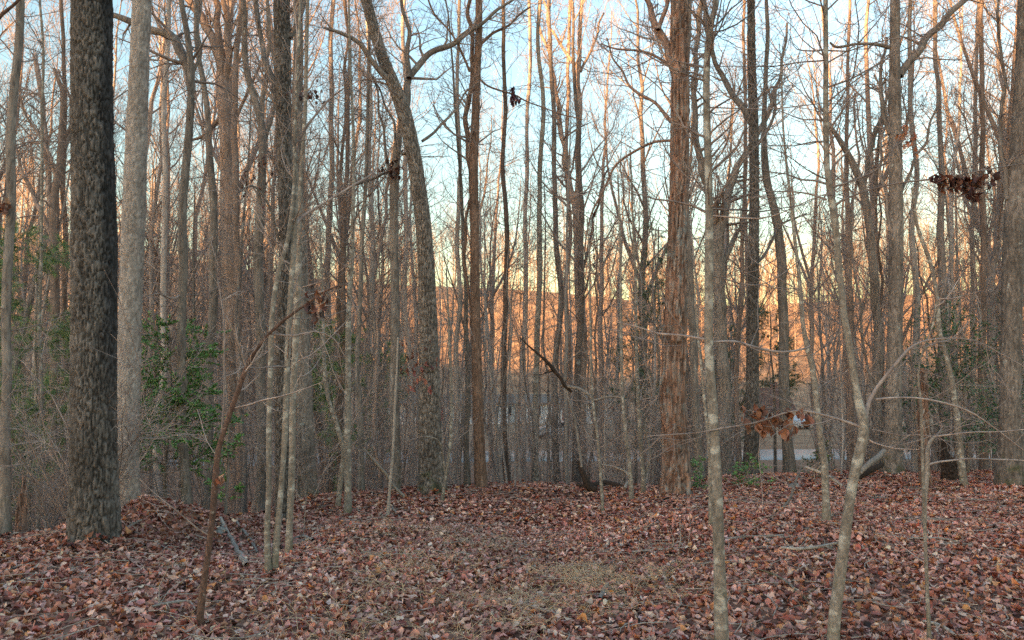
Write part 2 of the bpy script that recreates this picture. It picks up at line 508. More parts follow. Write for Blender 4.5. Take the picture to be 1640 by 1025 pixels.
def relief(kind, al, Rn, s, seed):
    """bark relief as real displacement (metres) and a tint per vertex"""
    R = float(Rn.mean())
    cx = np.cos(al)[None] * R + 0 * s[:, None]; cy = np.sin(al)[None] * R + 0 * s[:, None]; zz = s[:, None] + 0 * cx
    n1 = vn(cx * 30 + 7, cy * 30, zz * 22); n2 = vn(cx * 6 + 2, cy * 6, zz * 3)
    if kind == 'furrow':
        e, v = plates(al, s, R, 0.030, 0.15, seed, 1.0, 0.7)
        e2, v2 = plates(al, s, R, 0.030, 0.06, seed + 3, 0.9, 0.6)
        off = -0.021 * np.exp(-(e / 0.19) ** 2) - 0.007 * np.exp(-(e2 / 0.12) ** 2) + 0.006 * (v - 0.5) + 0.005 * (v2 - 0.5) + 0.006 * (n1 - 0.5)
        t = (0.72 + 0.3 * v) * (0.75 + 0.5 * v2) * (1 - 0.62 * np.exp(-(e / 0.15) ** 2)) * (0.8 + 0.4 * n2)
        return off, t[..., None] * np.array([1.0, 1.0, 1.0])
    if kind == 'fine':
        e, v = plates(al, s, R, 0.030, 0.10, seed, 0.85, 0.5)
        off = -0.007 * np.exp(-(e / 0.18) ** 2) + 0.009 * (v - 0.5) + 0.004 * (n1 - 0.5)
        t = (0.78 + 0.4 * v) * (1 - 0.28 * np.exp(-(e / 0.15) ** 2)) * (0.85 + 0.3 * n2)
        return off, t[..., None] * np.array([1.0, 1.0, 1.0])
    e, v = plates(al, s, R, 0.034, 0.38, seed, 0.9, 0.9)
    e2, v2 = plates(al, s, R, 0.022, 0.16, seed + 5, 0.9, 0.6)
    off = -0.012 * np.exp(-(e / 0.16) ** 2) + 0.030 * (v - 0.5) + 0.016 * (v2 - 0.5) + 0.005 * (n1 - 0.5)
    t = (0.55 + 0.75 * v) * (0.75 + 0.5 * v2) * (1 - 0.45 * np.exp(-(e / 0.14) ** 2))
    gcol = np.where((v2 > 0.7)[..., None], np.array([0.85, 1.02, 1.1]), np.array([1.05, 0.97, 0.9]))
    return off, t[..., None] * gcol


def taper_list(pts, d, dd=0.0):
    """pixels (px,py,w) -> rows (x,y,z,r) in metres; depth drifts by dd along the list"""
    out = []
    n = len(pts)
    for q, (px, py, w) in enumerate(pts):
        t = q / max(1, n - 1)
        dq = d + dd * t
        p = P(px, py, dq)
        out.append((*p, 0.5 * w / F_PX * dq))
    return out


TREES = []
DARK_ANG = 0.0
_cav = {}


def cavity(m):
    if m.name not in _cav:
        c_ = m.copy(); add_cavity(c_); _cav[m.name] = c_
    return _cav[m.name]




def twig_mesh(PP, RR, dens, scale=1.0, seedg=None, fat=1.0):
    """fine wood growing off given polylines (M,n,3)"""
    acc = Acc()
    g = seedg or rng
    a, ra = sprout(PP, RR, dens[0], 6, (0.5 * scale, 1.5 * scale), (35, 75), 0.12, 0.20, 0.05, 1.0, 0.5, fat * 0.0035 * scale ** .5, 0.002 * fat, g)
    V, Q = tubes(a, ra, 4); acc.add(V, Q)
    b, rb = sprout(a, ra, dens[1], 5, (0.2 * scale, 0.75 * scale), (30, 65), 0.10, 0.22, 0.15, 1.0, 0.65, fat * 0.0024 * scale ** .5, 0.0016 * fat, g)
    V, Q = tubes(b, rb, 3); acc.add(V, Q)
    if dens[2]:
        c, rc = sprout(b, rb, dens[2], 4, (0.08 * scale, 0.35 * scale), (30, 60), 0.10, 0.2, 0.2, 1.0, 0.8, fat * 0.0018 * scale ** .5, 0.0014 * fat, g)
        V, Q = tubes(c, rc, 3); acc.add(V, Q)
    return acc


def hero(name, label, cat, pts, mat, d=None, limbs=(), rel=None, sides=14, flare=0.35, top=None, dens=(3, 4, 2), trunk_twigs=(4, 4, 2), low=0.2, group=None, scale=1.0, lobes=0.0, lean=0.0, knots=(), dark_side=None):
    if d is None: d = hit(pts[0][0], pts[0][1])
    kw = 0.84 if mat.name in ('lichen spotted smooth bark', 'red brown sapling bark') else 0.93
    pts = [(a_, b_, c_ * kw) for a_, b_, c_ in pts]
    rows = taper_list(pts, d, lean)
    base = np.array(rows[0][:3]); zg = float(gz(base[0], base[1]))
    if base[2] > zg - 0.05:
        rows = [(base[0], base[1], zg - 0.08, rows[0][3])] + (rows if base[2] > zg + 0.1 else rows[1:])
    rows = np.array(rows)
    if top:
        dirv = nrm(rows[-1, :3] - rows[-2, :3]); dirv = nrm(dirv * 0.6 + np.array([0, 0, 0.5]))
        L = top; r = rows[-1, 3]
        for q in range(1, 5):
            t = q / 4
            p = rows[-1, :3] + dirv * L / 4 + rng.normal(size=3) * 0.06 * L / 4 * np.array([1, 1, 0.2])
            rows = np.vstack([rows, [*p, r * (1 - t) + 0.015 * t]])
    loc = np.array([rows[0, 0], rows[0, 1], zg])
    Rm = float(np.mean(rows[:, 3]))
    step = max(0.10, Rm * 0.8)
    hi = rel is not None
    c = crspline(rows, 0.014 if rel == 'furrow' else (0.021 if hi else step))
    PP = c[:, :3].copy(); RR = np.maximum(c[:, 3], 0.003).copy()
    s = np.concatenate([[0], np.cumsum(np.linalg.norm(np.diff(PP, axis=0), axis=1))])
    if not hi:
        wv = np.stack([vn(s * 1.3 + loc[0] * 7, s * 0, s * 0 + 3.3), vn(s * 1.3 + loc[0] * 9, s * 0 + 4, s * 0), s * 0 + 0.5], -1) - 0.5
        PP = PP + wv * Rm * 0.9
    h = PP[:, 2] - zg
    RR = RR * (1 + flare * np.exp(-np.maximum(h, 0) / (2.2 * RR[0])))
    if not hi: RR = RR * (1 + 0.10 * (vn(s * 14 + loc[1], s * 0 + loc[0] * 3, s * 0) - 0.5)) * (1 + 0.14 * (vn(s * 3.5 + loc[1], s * 0 + loc[0] * 3, s * 0) - 0.5))
    for (kh, kr) in knots:
        RR = RR * (1 + kr * np.exp(-((h - kh) / (RR * 1.1)) ** 2))
    root = thing(name, label, cat, loc, group)
    k = sides
    if hi:
        # dense part up to the top of the picture, coarse above
        k = int(min(170, max(36, 2 * math.pi * Rm / (0.0085 if rel == 'furrow' else 0.0155))))
        vis = PP[:, 2] < (CAM[2] + (612 + 25) / F_PX * d)
        nv = int(vis.sum())
        P1, R1, s1 = PP[:nv], RR[:nv], s[:nv]
        al = np.arange(k) * 2 * math.pi / k
        off, tint = relief(rel, al, R1, s1, abs(loc[0]) * 3 + 1)
        if lobes:
            off = off + lobes * R1[:, None] * (np.cos(5 * al + 1) * 0.6 + np.cos(3 * al))[None] * np.exp(-np.maximum(h[:nv], 0) / (1.6 * R1[0]))[:, None]
        V, Q = tubes(P1[None], R1[None], k, off[None])
        if dark_side:  # darker tint down one side of the trunk, fading in above the foot
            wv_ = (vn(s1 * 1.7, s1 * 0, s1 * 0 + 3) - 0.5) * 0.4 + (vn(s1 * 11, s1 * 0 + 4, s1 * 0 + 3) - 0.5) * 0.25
            side_ = np.cos(al[None] - dark_side[0] - wv_[:, None])
            mask = sstep(math.cos(dark_side[1]) - 0.12, math.cos(dark_side[1]) + 0.12, side_) * sstep(dark_side[2], dark_side[2] + 1.2, h[:nv])[:, None]
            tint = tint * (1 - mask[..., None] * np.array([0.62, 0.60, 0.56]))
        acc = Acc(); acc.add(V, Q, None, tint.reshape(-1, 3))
        if nv < len(PP) - 3:
            P2, R2 = PP[nv - 2::12], RR[nv - 2::12] * 0.985
            V, Q = tubes(P2[None], R2[None], 20); acc.add(V, Q, None, np.ones(3))
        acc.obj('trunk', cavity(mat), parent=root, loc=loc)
        cs = slice(None, None, 14)
        TP, TR = PP[cs], RR[cs]
    else:
        off = None
        if lobes:
            al = np.arange(k) * 2 * math.pi / k
            off = (lobes * RR[:, None] * np.cos(4 * al)[None] * np.exp(-np.maximum(h, 0) / (1.6 * RR[0]))[:, None])[None]
        V, Q = tubes(PP[None], RR[None], k, off)
        mk('trunk', V, Q, None, mat, parent=root, loc=loc)
        TP, TR = PP, RR
    fine = Acc()
    fat = max(1.0, min(1.7, d / 8.0))
    for lb in limbs:
        lp, dd, dn = lb[0], lb[1], (lb[2] if len(lb) > 2 else dens)
        # start depth: the trunk's own depth at that height
        zq = P(lp[0][0], lp[0][1], d)[2]
        dq = float(np.interp(zq, TP[:, 2], TP[:, 1])) if np.all(np.diff(TP[:, 2]) > -0.2) else d
        rw = np.array(taper_list([(a_, b_, c_ * (0.88 if c_ > 7 else 0.78)) for a_, b_, c_ in lp], dq, dd))
        cc = crspline(rw, max(0.06, rw[:, 3].mean() * 1.5))
        ss = np.concatenate([[0], np.cumsum(np.linalg.norm(np.diff(cc[:, :3], axis=0), axis=1))])
        wob = np.stack([vn(ss * 2.2 + loc[0] * 3, ss * 0, ss * 0), vn(ss * 2.2, ss * 0 + 5, ss * 0), vn(ss * 2.2, ss * 0, ss * 0 + 5)], -1) - 0.5
        cc[:, :3] += wob * np.minimum(ss, 0.5)[:, None] * 0.22
        V, Q = tubes(cc[None, :, :3], np.maximum(cc[None, :, 3], 0.0022), 8 if cc[:, 3].mean() > 0.02 else 5)
        mk('limb', V, Q, None, mat if cc[:, 3].mean() > 0.012 else M_TWIG, parent=root, loc=loc)
        if dn:
            Ls = ss[-1]
            idx = np.linspace(0, len(cc) - 1, 10).astype(int)
            nn_ = max(2, int(dn[0] * max(1.0, Ls * 1.6)))
            A = twig_mesh(cc[None, idx, :3], cc[None, idx, 3], (nn_, dn[1], dn[2]), scale, None, fat)
            V_, Q_, _, _ = A.get(); fine.add(V_, Q_)
    if trunk_twigs:
        nt = int(trunk_twigs[0] * max(1, s[-1]) * 0.62)
        if nt:
            idx = np.linspace(0, len(TP) - 1, 24).astype(int)
            tp = TP[idx][None]; tr = np.minimum(TR[idx], 0.02)[None]
            a_, ra_ = sprout(tp, tr, nt, 7, (0.5 * scale, 2.0 * scale), (45, 85), 0.16, 0.16, low, 1.0, 0.45, 0.005 * fat, 0.002 * fat)
            V, Q = tubes(a_, ra_, 4); fine.add(V, Q)
            A = twig_mesh(a_, ra_, (trunk_twigs[1], trunk_twigs[2], 0), 0.5 * scale, None, fat)
            V_, Q_, _, _ = A.get(); fine.add(V_, Q_)
    if top and top > 4:
        idx = np.linspace(int(len(TP) * 0.78), len(TP) - 1, 8).astype(int)
        a_, ra_ = sprout(TP[idx][None], TR[idx][None], 8, 7, (1.2, 3.0), (35, 60), 0.3, 0.15, 0.1, 1, 0.5, 0.012, 0.005)
        V, Q = tubes(a_, ra_, 5); fine.add(V, Q)
        A = twig_mesh(a_, ra_, (5, 3, 0), 0.9); V_, Q_, _, _ = A.get(); fine.add(V_, Q_)
    if fine.V:
        o = fine.obj('twigs', M_TWIG, parent=root, loc=loc)
        o['kind'] = 'stuff'
    TREES.append((root, d, TP, TR))
    return root, d, loc


# --- near trees
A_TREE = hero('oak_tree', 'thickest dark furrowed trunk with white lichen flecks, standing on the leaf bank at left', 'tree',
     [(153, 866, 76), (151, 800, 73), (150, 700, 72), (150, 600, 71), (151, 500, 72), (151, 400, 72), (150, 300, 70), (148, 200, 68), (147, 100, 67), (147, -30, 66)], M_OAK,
     rel='furrow', top=5, flare=0.14, lobes=0.05, trunk_twigs=None, knots=((3.0, 0.02),), dark_side=(DARK_ANG, 0.62, 0.9))
hero('poplar_tree', 'tall pale grey trunk leaning slightly right, just behind the thick dark oak', 'tree',
     [(207, 845, 34), (206, 760, 34), (205, 700, 35), (207, 600, 36), (209, 500, 37), (212, 400, 38), (216, 300, 37), (220, 180, 34), (224, 80, 32), (229, -30, 31)], M_PALE, d=9.9,
     rel='fine', top=6, flare=0.22, lobes=0.03, trunk_twigs=(2, 2, 1), low=0.55,
     limbs=[([(240, 95, 5), (252, 97, 4), (255, 92, 3)], 0, (1, 1, 0))])
hero('bare_tree', 'slim brown trunk at the far left edge with a blackened foot', 'tree',
     [(9, 875, 20), (8, 760, 17), (10, 600, 15), (12, 450, 15), (17, 300, 15), (22, 180, 15), (28, 80, 14), (34, -30, 13)], M_GREY, top=5, trunk_twigs=(5, 4, 2), d=8.6)
hero('bare_tree', 'crooked thin tree with a pale patch rising through the evergreen shrub beside the leaf mound', 'tree',
     [(303, 835, 17), (300, 790, 17), (296, 745, 16), (291, 680, 14), (290, 600, 15), (290, 520, 15), (292, 430, 15), (291, 335, 15), (297, 270, 14), (303, 200, 13), (306, 130, 13), (301, 60, 10), (291, 0, 9), (288, -40, 8)], M_GREY, d=10.6, top=3,
     knots=((1.9, 0.4), (3.9, 0.35)), limbs=[([(306, 145, 14), (296, 90, 18), (270, 58, 16), (243, 46, 15), (200, 30, 12), (160, 15, 8)], 1.0), ([(308, 120, 7), (322, 75, 6), (318, 20, 6), (316, -20, 5)], 0.3), ([(293, 470, 4), (275, 480, 4), (255, 472, 3), (232, 478, 2)], -.5, (2, 2, 1))])
hero('bare_tree', 'upright trunk behind the lichen stems, with a dark hollow scar halfway up', 'tree',
     [(454, 850, 26), (453, 760, 25), (452, 660, 25), (453, 560, 26), (457, 460, 25), (459, 380, 25), (457, 300, 27), (455, 200, 27), (453, 100, 29), (452, -30, 29)], M_OAK, d=10.2, top=6, rel='furrow', flare=0.22, low=0.4, trunk_twigs=(6, 4, 2),
     limbs=[([(465, 60, 10), (478, 25, 9), (485, -20, 8)], 0.2), ([(448, 190, 12), (430, 120, 10), (415, 60, 9), (405, -20, 8)], 0.4), ([(450, 400, 6), (425, 330, 5), (405, 300, 4), (380, 310, 3)], -.5)])

hero('lichen_tree', 'front left pale lichen stem of the clump rising from one root in the leaves', 'tree',
     [(430, 925, 13), (427, 860, 11), (430, 780, 10), (431, 700, 10), (433, 600, 10), (436, 500, 10), (447, 430, 9), (460, 385, 8), (470, 300, 7), (472, 200, 6), (478, 60, 5), (480, -30, 5)], M_LICH, top=2.5, scale=0.7, trunk_twigs=(5, 3, 2), low=0.35)
hero('lichen_tree', 'middle pale stem of the clump, bending right and forking at head height', 'tree',
     [(436, 922, 14), (443, 850, 12), (452, 760, 10), (457, 690, 11), (459, 600, 11), (463, 500, 10), (469, 400, 10), (472, 330, 9), (473, 250, 7)], M_LICH, scale=0.7, trunk_twigs=(4, 3, 2),
     limbs=[([(472, 360, 7), (488, 345, 6), (520, 325, 5), (560, 300, 4), (585, 285, 3), (600, 270, 2)], .6), ([(473, 260, 6), (476, 235, 6), (488, 205, 5), (520, 165, 4), (545, 145, 3)], 0.2), ([(473, 250, 5), (468, 150, 4), (470, 60, 3), (473, -20, 3)], 0)])
hero('lichen_tree', 'right hand grey stem standing close behind the forked clump', 'tree',
     [(462, 845, 13), (466, 760, 12), (468, 680, 12), (471, 600, 12), (475, 500, 13), (478, 420, 12), (480, 300, 8), (488, 180, 8), (490, 80, 7), (493, -30, 7)], M_LICH, d=7.4, top=2.5, scale=0.8, trunk_twigs=(4, 3, 2))

hero('leaning_sapling', 'reddish brown sapling in the left foreground leaning right and arching over like a hook', 'sapling',
     [(318, 1012, 15), (322, 960, 12), (331, 900, 12), (340, 830, 11), (345, 770, 12), (350, 720, 11), (362, 680, 10), (376, 640, 10), (392, 595, 9), (408, 562, 8), (430, 535, 7), (455, 512, 6), (490, 487, 5), (520, 466, 4), (540, 458, 3.5), (553, 463, 3), (558, 478, 2.5)], M_BROWN, sides=10, flare=0.2, trunk_twigs=(4, 3, 1), scale=0.5, knots=((0.93, 0.45), (0.2, 0.2)),
     limbs=[([(345, 770, 5), (350, 720, 4), (352, 640, 4), (352, 560, 3), (350, 480, 2.5), (345, 400, 2)], .2, (2, 2, 1)), ([(430, 535, 5), (470, 540, 4), (500, 534, 3), (528, 545, 2.5), (545, 575, 2)], .2, (2, 2, 1)), ([(520, 466, 3), (500, 472, 3), (480, 480, 2), (462, 500, 2)], -.2, (1, 2, 0))])

hero('lichen_tree', 'straight foreground trunk with pale lichen bands, right of the red barked tree', 'tree',
     [(1156, 1050, 26), (1153, 980, 25), (1151, 900, 22), (1150, 820, 21), (1148, 740, 20), (1143, 650, 18), (1137, 560, 17), (1136, 480, 16), (1135, 400, 16), (1134, 250, 14), (1133, 120, 13), (1138, 50, 12), (1150, -30, 11)], M_LICH, d=4.35, top=3.5, sides=22, flare=0.22, scale=0.6, low=0.35, trunk_twigs=(18, 5, 2),
     limbs=[([(1140, 548, 5), (1175, 550, 6), (1205, 560, 6), (1240, 568, 5), (1270, 564, 4), (1287, 558, 3)], .3, (2, 2, 1)), ([(1136, 545, 5), (1090, 540, 5), (1050, 538, 4), (1020, 530, 3), (975, 520, 2)], .2, (3, 3, 1)),
            ([(1134, 345, 4), (1190, 352, 4), (1230, 350, 3), (1300, 318, 2), (1340, 310, 1.5)], -.2, (2, 3, 1)), ([(1135, 270, 4), (1060, 165, 3), (1010, 110, 2), (960, 60, 2)], .4, (3, 3, 1)), ([(1134, 172, 3), (1230, 178, 2.5), (1320, 170, 2), (1400, 180, 1.5)], .2, (3, 3, 1)), ([(1136, 440, 3), (1210, 460, 2.5), (1270, 420, 2), (1310, 395, 2)], .3, (3, 3, 1))])
hero('sapling', 'thin lichen stem hugging the left side of the foreground banded trunk', 'sapling',
     [(1138, 850, 8), (1137, 790, 7), (1135, 720, 6), (1128, 640, 5), (1120, 560, 4), (1112, 470, 3)], M_LICH, scale=0.5, trunk_twigs=(3, 2, 1))
hero('lichen_tree', 'kinked foreground lichen tree at right, leaning right then turning straight up at the fork', 'tree',
     [(1334, 1045, 25), (1338, 1000, 23), (1345, 940, 21), (1352, 880, 20), (1359, 820, 18), (1366, 770, 18), (1374, 730, 18), (1381, 700, 19), (1381, 675, 17), (1372, 640, 14), (1364, 590, 12), (1356, 540, 12), (1350, 500, 11), (1344, 440, 11), (1339, 370, 12), (1332, 320, 12), (1325, 270, 11), (1322, 180, 10), (1322, 80, 9), (1321, -30, 9)], M_LICH, d=4.4, top=3, sides=22, flare=0.08, scale=0.6, low=0.4, trunk_twigs=(18, 5, 2),
     limbs=[([(1383, 690, 12), (1392, 660, 9), (1403, 640, 8), (1420, 612, 7), (1436, 585, 7), (1450, 563, 6), (1475, 550, 4), (1520, 546, 3), (1565, 552, 3), (1600, 570, 2.5), (1640, 592, 2)], .3, (2, 3, 1)),
            ([(1378, 684, 7), (1350, 675, 6), (1325, 668, 5), (1295, 662, 5), (1265, 664, 4), (1235, 672, 4), (1200, 682, 4), (1150, 690, 3), (1110, 698, 3), (1070, 702, 2.5), (1030, 706, 2)], -.1, (3, 3, 1)),
            ([(1402, 640, 5), (1440, 640, 4), (1490, 643, 4), (1540, 660, 4), (1580, 685, 3), (1620, 715, 3), (1650, 735, 2)], .2, (2, 3, 1)),
            ([(1336, 330, 7), (1350, 322, 5), (1390, 310, 4), (1440, 298, 4), (1490, 292, 4), (1540, 283, 3), (1600, 272, 3), (1660, 262, 2)], -.2, (3, 3, 1)),
            ([(1336, 330, 6), (1337, 280, 5), (1360, 250, 4), (1380, 225, 3), (1390, 190, 2)], .1, (2, 3, 1)),
            ([(1324, 320, 5), (1300, 312, 4), (1270, 309, 3), (1230, 310, 2), (1180, 300, 2)], .1, (3, 3, 1)),
            ([(1385, 700, 4), (1400, 710, 3), (1440, 722, 3), (1480, 724, 2)], -.1, (2, 2, 1))])
hero('sapling', 'tallest of the two straight thin saplings in front of the red snag, pale grey', 'sapling',
     [(1489, 1035, 8), (1485, 950, 7), (1481, 860, 6), (1478, 780, 6), (1476, 700, 5), (1474, 640, 5), (1470, 600, 4), (1478, 560, 3), (1494, 520, 3), (1500, 480, 2)], M_LICH, d=4.6, scale=0.4, trunk_twigs=(4, 3, 1), sides=8)
hero('sapling', 'short pale sapling bent at the top with long level side shoots to the right', 'sapling',
     [(1480, 850, 9), (1481, 800, 8), (1485, 760, 7), (1485, 722, 7), (1489, 708, 6), (1497, 699, 5)], M_BLEACH, scale=0.4, trunk_twigs=(0, 2, 1), sides=8,
     limbs=[([(1497, 699, 4), (1520, 698, 4), (1560, 694, 3), (1600, 694, 2.5), (1645, 690, 2)], -.2, (2, 2, 1)), ([(1487, 744, 4), (1510, 741, 4), (1550, 737, 3), (1600, 738, 3), (1650, 742, 2)], .3, (1, 2, 0)), ([(1495, 700, 4), (1470, 698, 3), (1440, 699, 2.5), (1400, 690, 2)], .3, (2, 2, 1)), ([(1500, 698, 3), (1510, 685, 3), (1500, 672, 2), (1488, 666, 2)], .2, (1, 2, 0))])
hero('lichen_tree', 'mossy footed thin trunk with one white patch, left of the kinked foreground tree', 'tree',
     [(1325, 842, 15), (1322, 780, 13), (1320, 740, 13), (1312, 690, 11), (1306, 640, 11), (1302, 590, 10), (1295, 560, 9), (1287, 515, 8), (1280, 440, 7), (1270, 360, 6), (1262, 280, 5), (1255, 200, 4), (1250, 100, 3)], M_LICH, scale=0.8, trunk_twigs=(7, 3, 2))

# --- red barked tree and the middle row
hero('cedar_tree', 'thick tree with shaggy reddish peeling bark and a flared foot, right of the middle', 'tree',
     [(1080, 797, 44), (1082, 760, 43), (1080, 700, 42), (1078, 640, 43), (1079, 580, 41), (1082, 500, 38), (1084, 400, 33), (1087, 300, 31), (1089, 200, 31), (1089, 100, 31), (1090, -30, 32)], M_CEDAR, rel='shred', top=6, flare=0.32, lobes=0.06, low=0.45, trunk_twigs=(3, 4, 2),
     limbs=[([(1080, 115, 16), (1068, 85, 15), (1057, 55, 14), (1045, 25, 12), (1034, 0, 10), (1020, -40, 8)], .4), ([(1054, 48, 9), (1062, 20, 8), (1070, -20, 8)], .2), ([(1073, 105, 7), (1050, 92, 6), (1020, 83, 5), (990, 80, 4), (960, 70, 3)], .3), ([(1075, 195, 8), (1050, 170, 7), (1022, 150, 6), (1000, 125, 5), (985, 95, 4), (975, 60, 3)], .8), ([(1076, 225, 6), (1050, 228, 6), (1020, 240, 6), (990, 265, 5), (965, 300, 5), (948, 345, 4), (938, 400, 3)], .6)])
hero('bare_tree', 'grey trunk close behind the red barked tree on its right', 'tree',
     [(1120, 765, 17), (1117, 700, 15), (1112, 600, 14), (1108, 500, 13), (1104, 420, 12), (1100, 340, 11), (1098, 240, 10), (1100, 120, 9), (1104, -20, 8)], M_GREY, d=14.5, top=4, trunk_twigs=(4, 3, 2))
hero('bare_tree', 'dark trunk splitting into a wide V between the banded trunk and the rough dark tree', 'tree',
     [(1160, 750, 23), (1158, 650, 22), (1154, 550, 21), (1152, 470, 22), (1151, 400, 22), (1150, 350, 18)], M_GREY, d=17.5, trunk_twigs=(3, 3, 2), scale=1.2,
     limbs=[([(1150, 390, 16), (1138, 330, 14), (1126, 270, 13), (1112, 215, 12), (1112, 150, 10), (1118, 60, 9), (1122, -20, 8)], .6), ([(1152, 380, 18), (1162, 330, 16), (1172, 290, 14), (1190, 250, 11), (1225, 190, 9), (1250, 120, 7), (1262, 40, 5)], .5), ([(1153, 430, 10), (1175, 385, 8), (1195, 350, 7), (1215, 330, 6)], .8)])
hero('oak_tree', 'rough dark trunk with one crooked limb reaching up left, next to the wide V tree', 'tree',
     [(1203, 748, 27), (1205, 680, 24), (1205, 600, 22), (1206, 500, 20), (1207, 400, 19), (1208, 300, 17), (1207, 200, 17), (1204, 100, 15), (1202, -30, 13)], M_OAK, d=15.8, rel='furrow', top=6, flare=0.15, low=0.5, trunk_twigs=(5, 4, 2),
     limbs=[([(1206, 200, 14), (1190, 175, 13), (1175, 155, 11), (1158, 125, 10), (1145, 90, 9), (1132, 55, 8), (1122, -20, 8)], .5), ([(1208, 240, 8), (1225, 215, 7), (1238, 190, 6), (1248, 120, 4)], .5), ([(1206, 430, 7), (1230, 400, 6), (1250, 360, 5), (1290, 340, 3)], 1)])
hero('bare_tree', 'dark slender trunk curving up left beside the glimpse of road', 'tree',
     [(1263, 752, 19), (1260, 680, 18), (1257, 600, 17), (1255, 520, 17), (1251, 440, 16), (1245, 370, 15), (1237, 320, 14), (1226, 280, 13), (1222, 220, 10), (1225, 150, 8), (1228, 60, 7), (1226, -20, 6)], M_GREY, d=16.5, top=4, trunk_twigs=(5, 3, 2))
hero('oak_tree', 'big trunk leaning left and forking high up, left of the middle', 'tree',
     [(692, 792, 46), (690, 740, 41), (688, 680, 39), (688, 600, 36), (686, 520, 32), (683, 440, 30), (678, 360, 28), (670, 300, 27), (663, 250, 26), (652, 200, 27), (642, 165, 26), (628, 130, 23), (612, 90, 21), (597, 40, 20), (584, -10, 19), (570, -60, 17)], M_GREY, rel='furrow', flare=0.2, lobes=0.06, top=6, low=0.4, trunk_twigs=(5, 4, 2), scale=1.1,
     limbs=[([(648, 178, 17), (652, 150, 14), (657, 125, 13), (675, 98, 12), (700, 78, 11), (725, 68, 10), (755, 50, 8), (800, 15, 6), (830, -10, 5)], .8), ([(655, 125, 10), (652, 95, 9), (655, 60, 8), (648, 25, 7), (640, -20, 7)], .3), ([(634, 140, 13), (612, 120, 11), (598, 100, 10), (575, 72, 9), (550, 55, 8), (520, 42, 5)], -.6), ([(676, 226, 6), (698, 210, 6), (720, 188, 5), (745, 150, 4), (765, 130, 3)], .6), ([(662, 240, 8), (640, 245, 6), (630, 200, 5), (615, 160, 4), (600, 120, 3)], .8)])
hero('bare_tree', 'straight dark trunk with a snapped top, left of the big leaning oak', 'tree',
     [(630, 797, 19), (631, 740, 17), (631, 660, 16), (632, 580, 16), (632, 480, 16), (630, 390, 15), (630, 300, 16), (636, 230, 14), (642, 195, 7)], M_GREY, d=14.2, trunk_twigs=(6, 3, 2), scale=1.1,
     limbs=[([(630, 300, 8), (616, 250, 6), (610, 190, 5), (600, 120, 4)], .4), ([(631, 270, 6), (590, 290, 5), (560, 300, 4), (540, 320, 3)], -.4)])
hero('bare_tree', 'straight red brown trunk that forks into two close leaders, near the middle', 'tree',
     [(771, 792, 22), (768, 720, 19), (765, 640, 18), (763, 560, 17), (761, 460, 16), (760, 360, 16), (758, 270, 17), (761, 200, 15), (764, 120, 13), (767, 50, 13), (768, -30, 12)], bark('ruddy bark', (0.11, 0.065, 0.045), (0.32, 0.20, 0.145), sc_xy=30, sc_z=5, var=0), d=14.3, top=6, rel='fine', flare=0.15, low=0.4, trunk_twigs=(6, 4, 2), scale=1.1,
     limbs=[([(757, 285, 11), (750, 240, 10), (749, 190, 9), (754, 120, 8), (753, 50, 8), (752, -30, 7)], .3), ([(752, 115, 5), (738, 80, 5), (715, 45, 4), (692, 10, 4), (680, -20, 3)], -.4), ([(768, 72, 7), (790, 55, 6), (820, 38, 5), (850, 10, 4)], .5), ([(763, 122, 5), (780, 137, 4.5), (800, 146, 4), (822, 153, 3.5), (850, 164, 3), (885, 176, 2.5), (930, 190, 2)], .2, (1, 2, 0)), ([(752, 320, 6), (745, 380, 6), (750, 460, 5), (752, 520, 4)], .2, (1, 2, 0))])
hero('bare_tree', 'slender dark trunk close against the red brown forked tree on its left', 'tree',
     [(748, 788, 11), (747, 700, 10), (749, 620, 9), (747, 520, 8), (744, 430, 7), (740, 340, 6), (735, 250, 5), (728, 150, 4), (722, 60, 3)], M_GREY, d=15, trunk_twigs=(4, 3, 2), top=2)
hero('bare_tree', 'broad grey trunk with a dark foot, on the rise behind the clump of lichen stems', 'tree',
     [(494, 812, 33), (493, 770, 29), (490, 700, 28), (487, 620, 27), (484, 540, 26), (482, 460, 24), (480, 380, 22), (477, 300, 20), (476, 200, 19), (478, 90, 17), (478, -30, 16)], M_GREY, d=12.8, top=5, rel='fine', flare=0.2, lobes=0.05, trunk_twigs=(4, 3, 2))
hero('lichen_tree', 'straight pale stem rising from the leaf slope left of the snapped dark trunk', 'tree',
     [(557, 826, 14), (557, 760, 13), (556, 700, 13), (556, 620, 12), (557, 540, 11), (561, 460, 10), (564, 380, 8), (566, 300, 7), (565, 200, 6), (560, 100, 5), (558, -10, 4)], M_LICH, scale=0.9, trunk_twigs=(6, 3, 2), top=2)
hero('lichen_tree', 'pale stem kinked to the left at waist height, just left of the straight pale stem', 'tree',
     [(541, 818, 10), (546, 770, 10), (551, 725, 9), (545, 700, 9), (536, 670, 8), (526, 640, 8), (521, 600, 7), (517, 540, 6), (515, 460, 5), (512, 360, 4)], M_LICH, scale=0.8, trunk_twigs=(4, 3, 2))
hero('bare_tree', 'dark stem directly right of the straight pale stem', 'tree',
     [(580, 802, 12), (579, 730, 11), (577, 660, 10), (572, 600, 9), (574, 520, 8), (578, 420, 8), (584, 320, 7), (588, 200, 6), (590, 80, 5)], M_GREY, d=14, trunk_twigs=(4, 3, 2), top=2)
hero('sapling', 'very thin pale pole leaning right in front of the snapped dark trunk', 'sapling',
     [(620, 832, 6), (624, 780, 5), (629, 720, 5), (632, 650, 4), (635, 590, 3.5), (637, 540, 3)], M_BLEACH, scale=0.4, trunk_twigs=(1, 1, 0), sides=8)
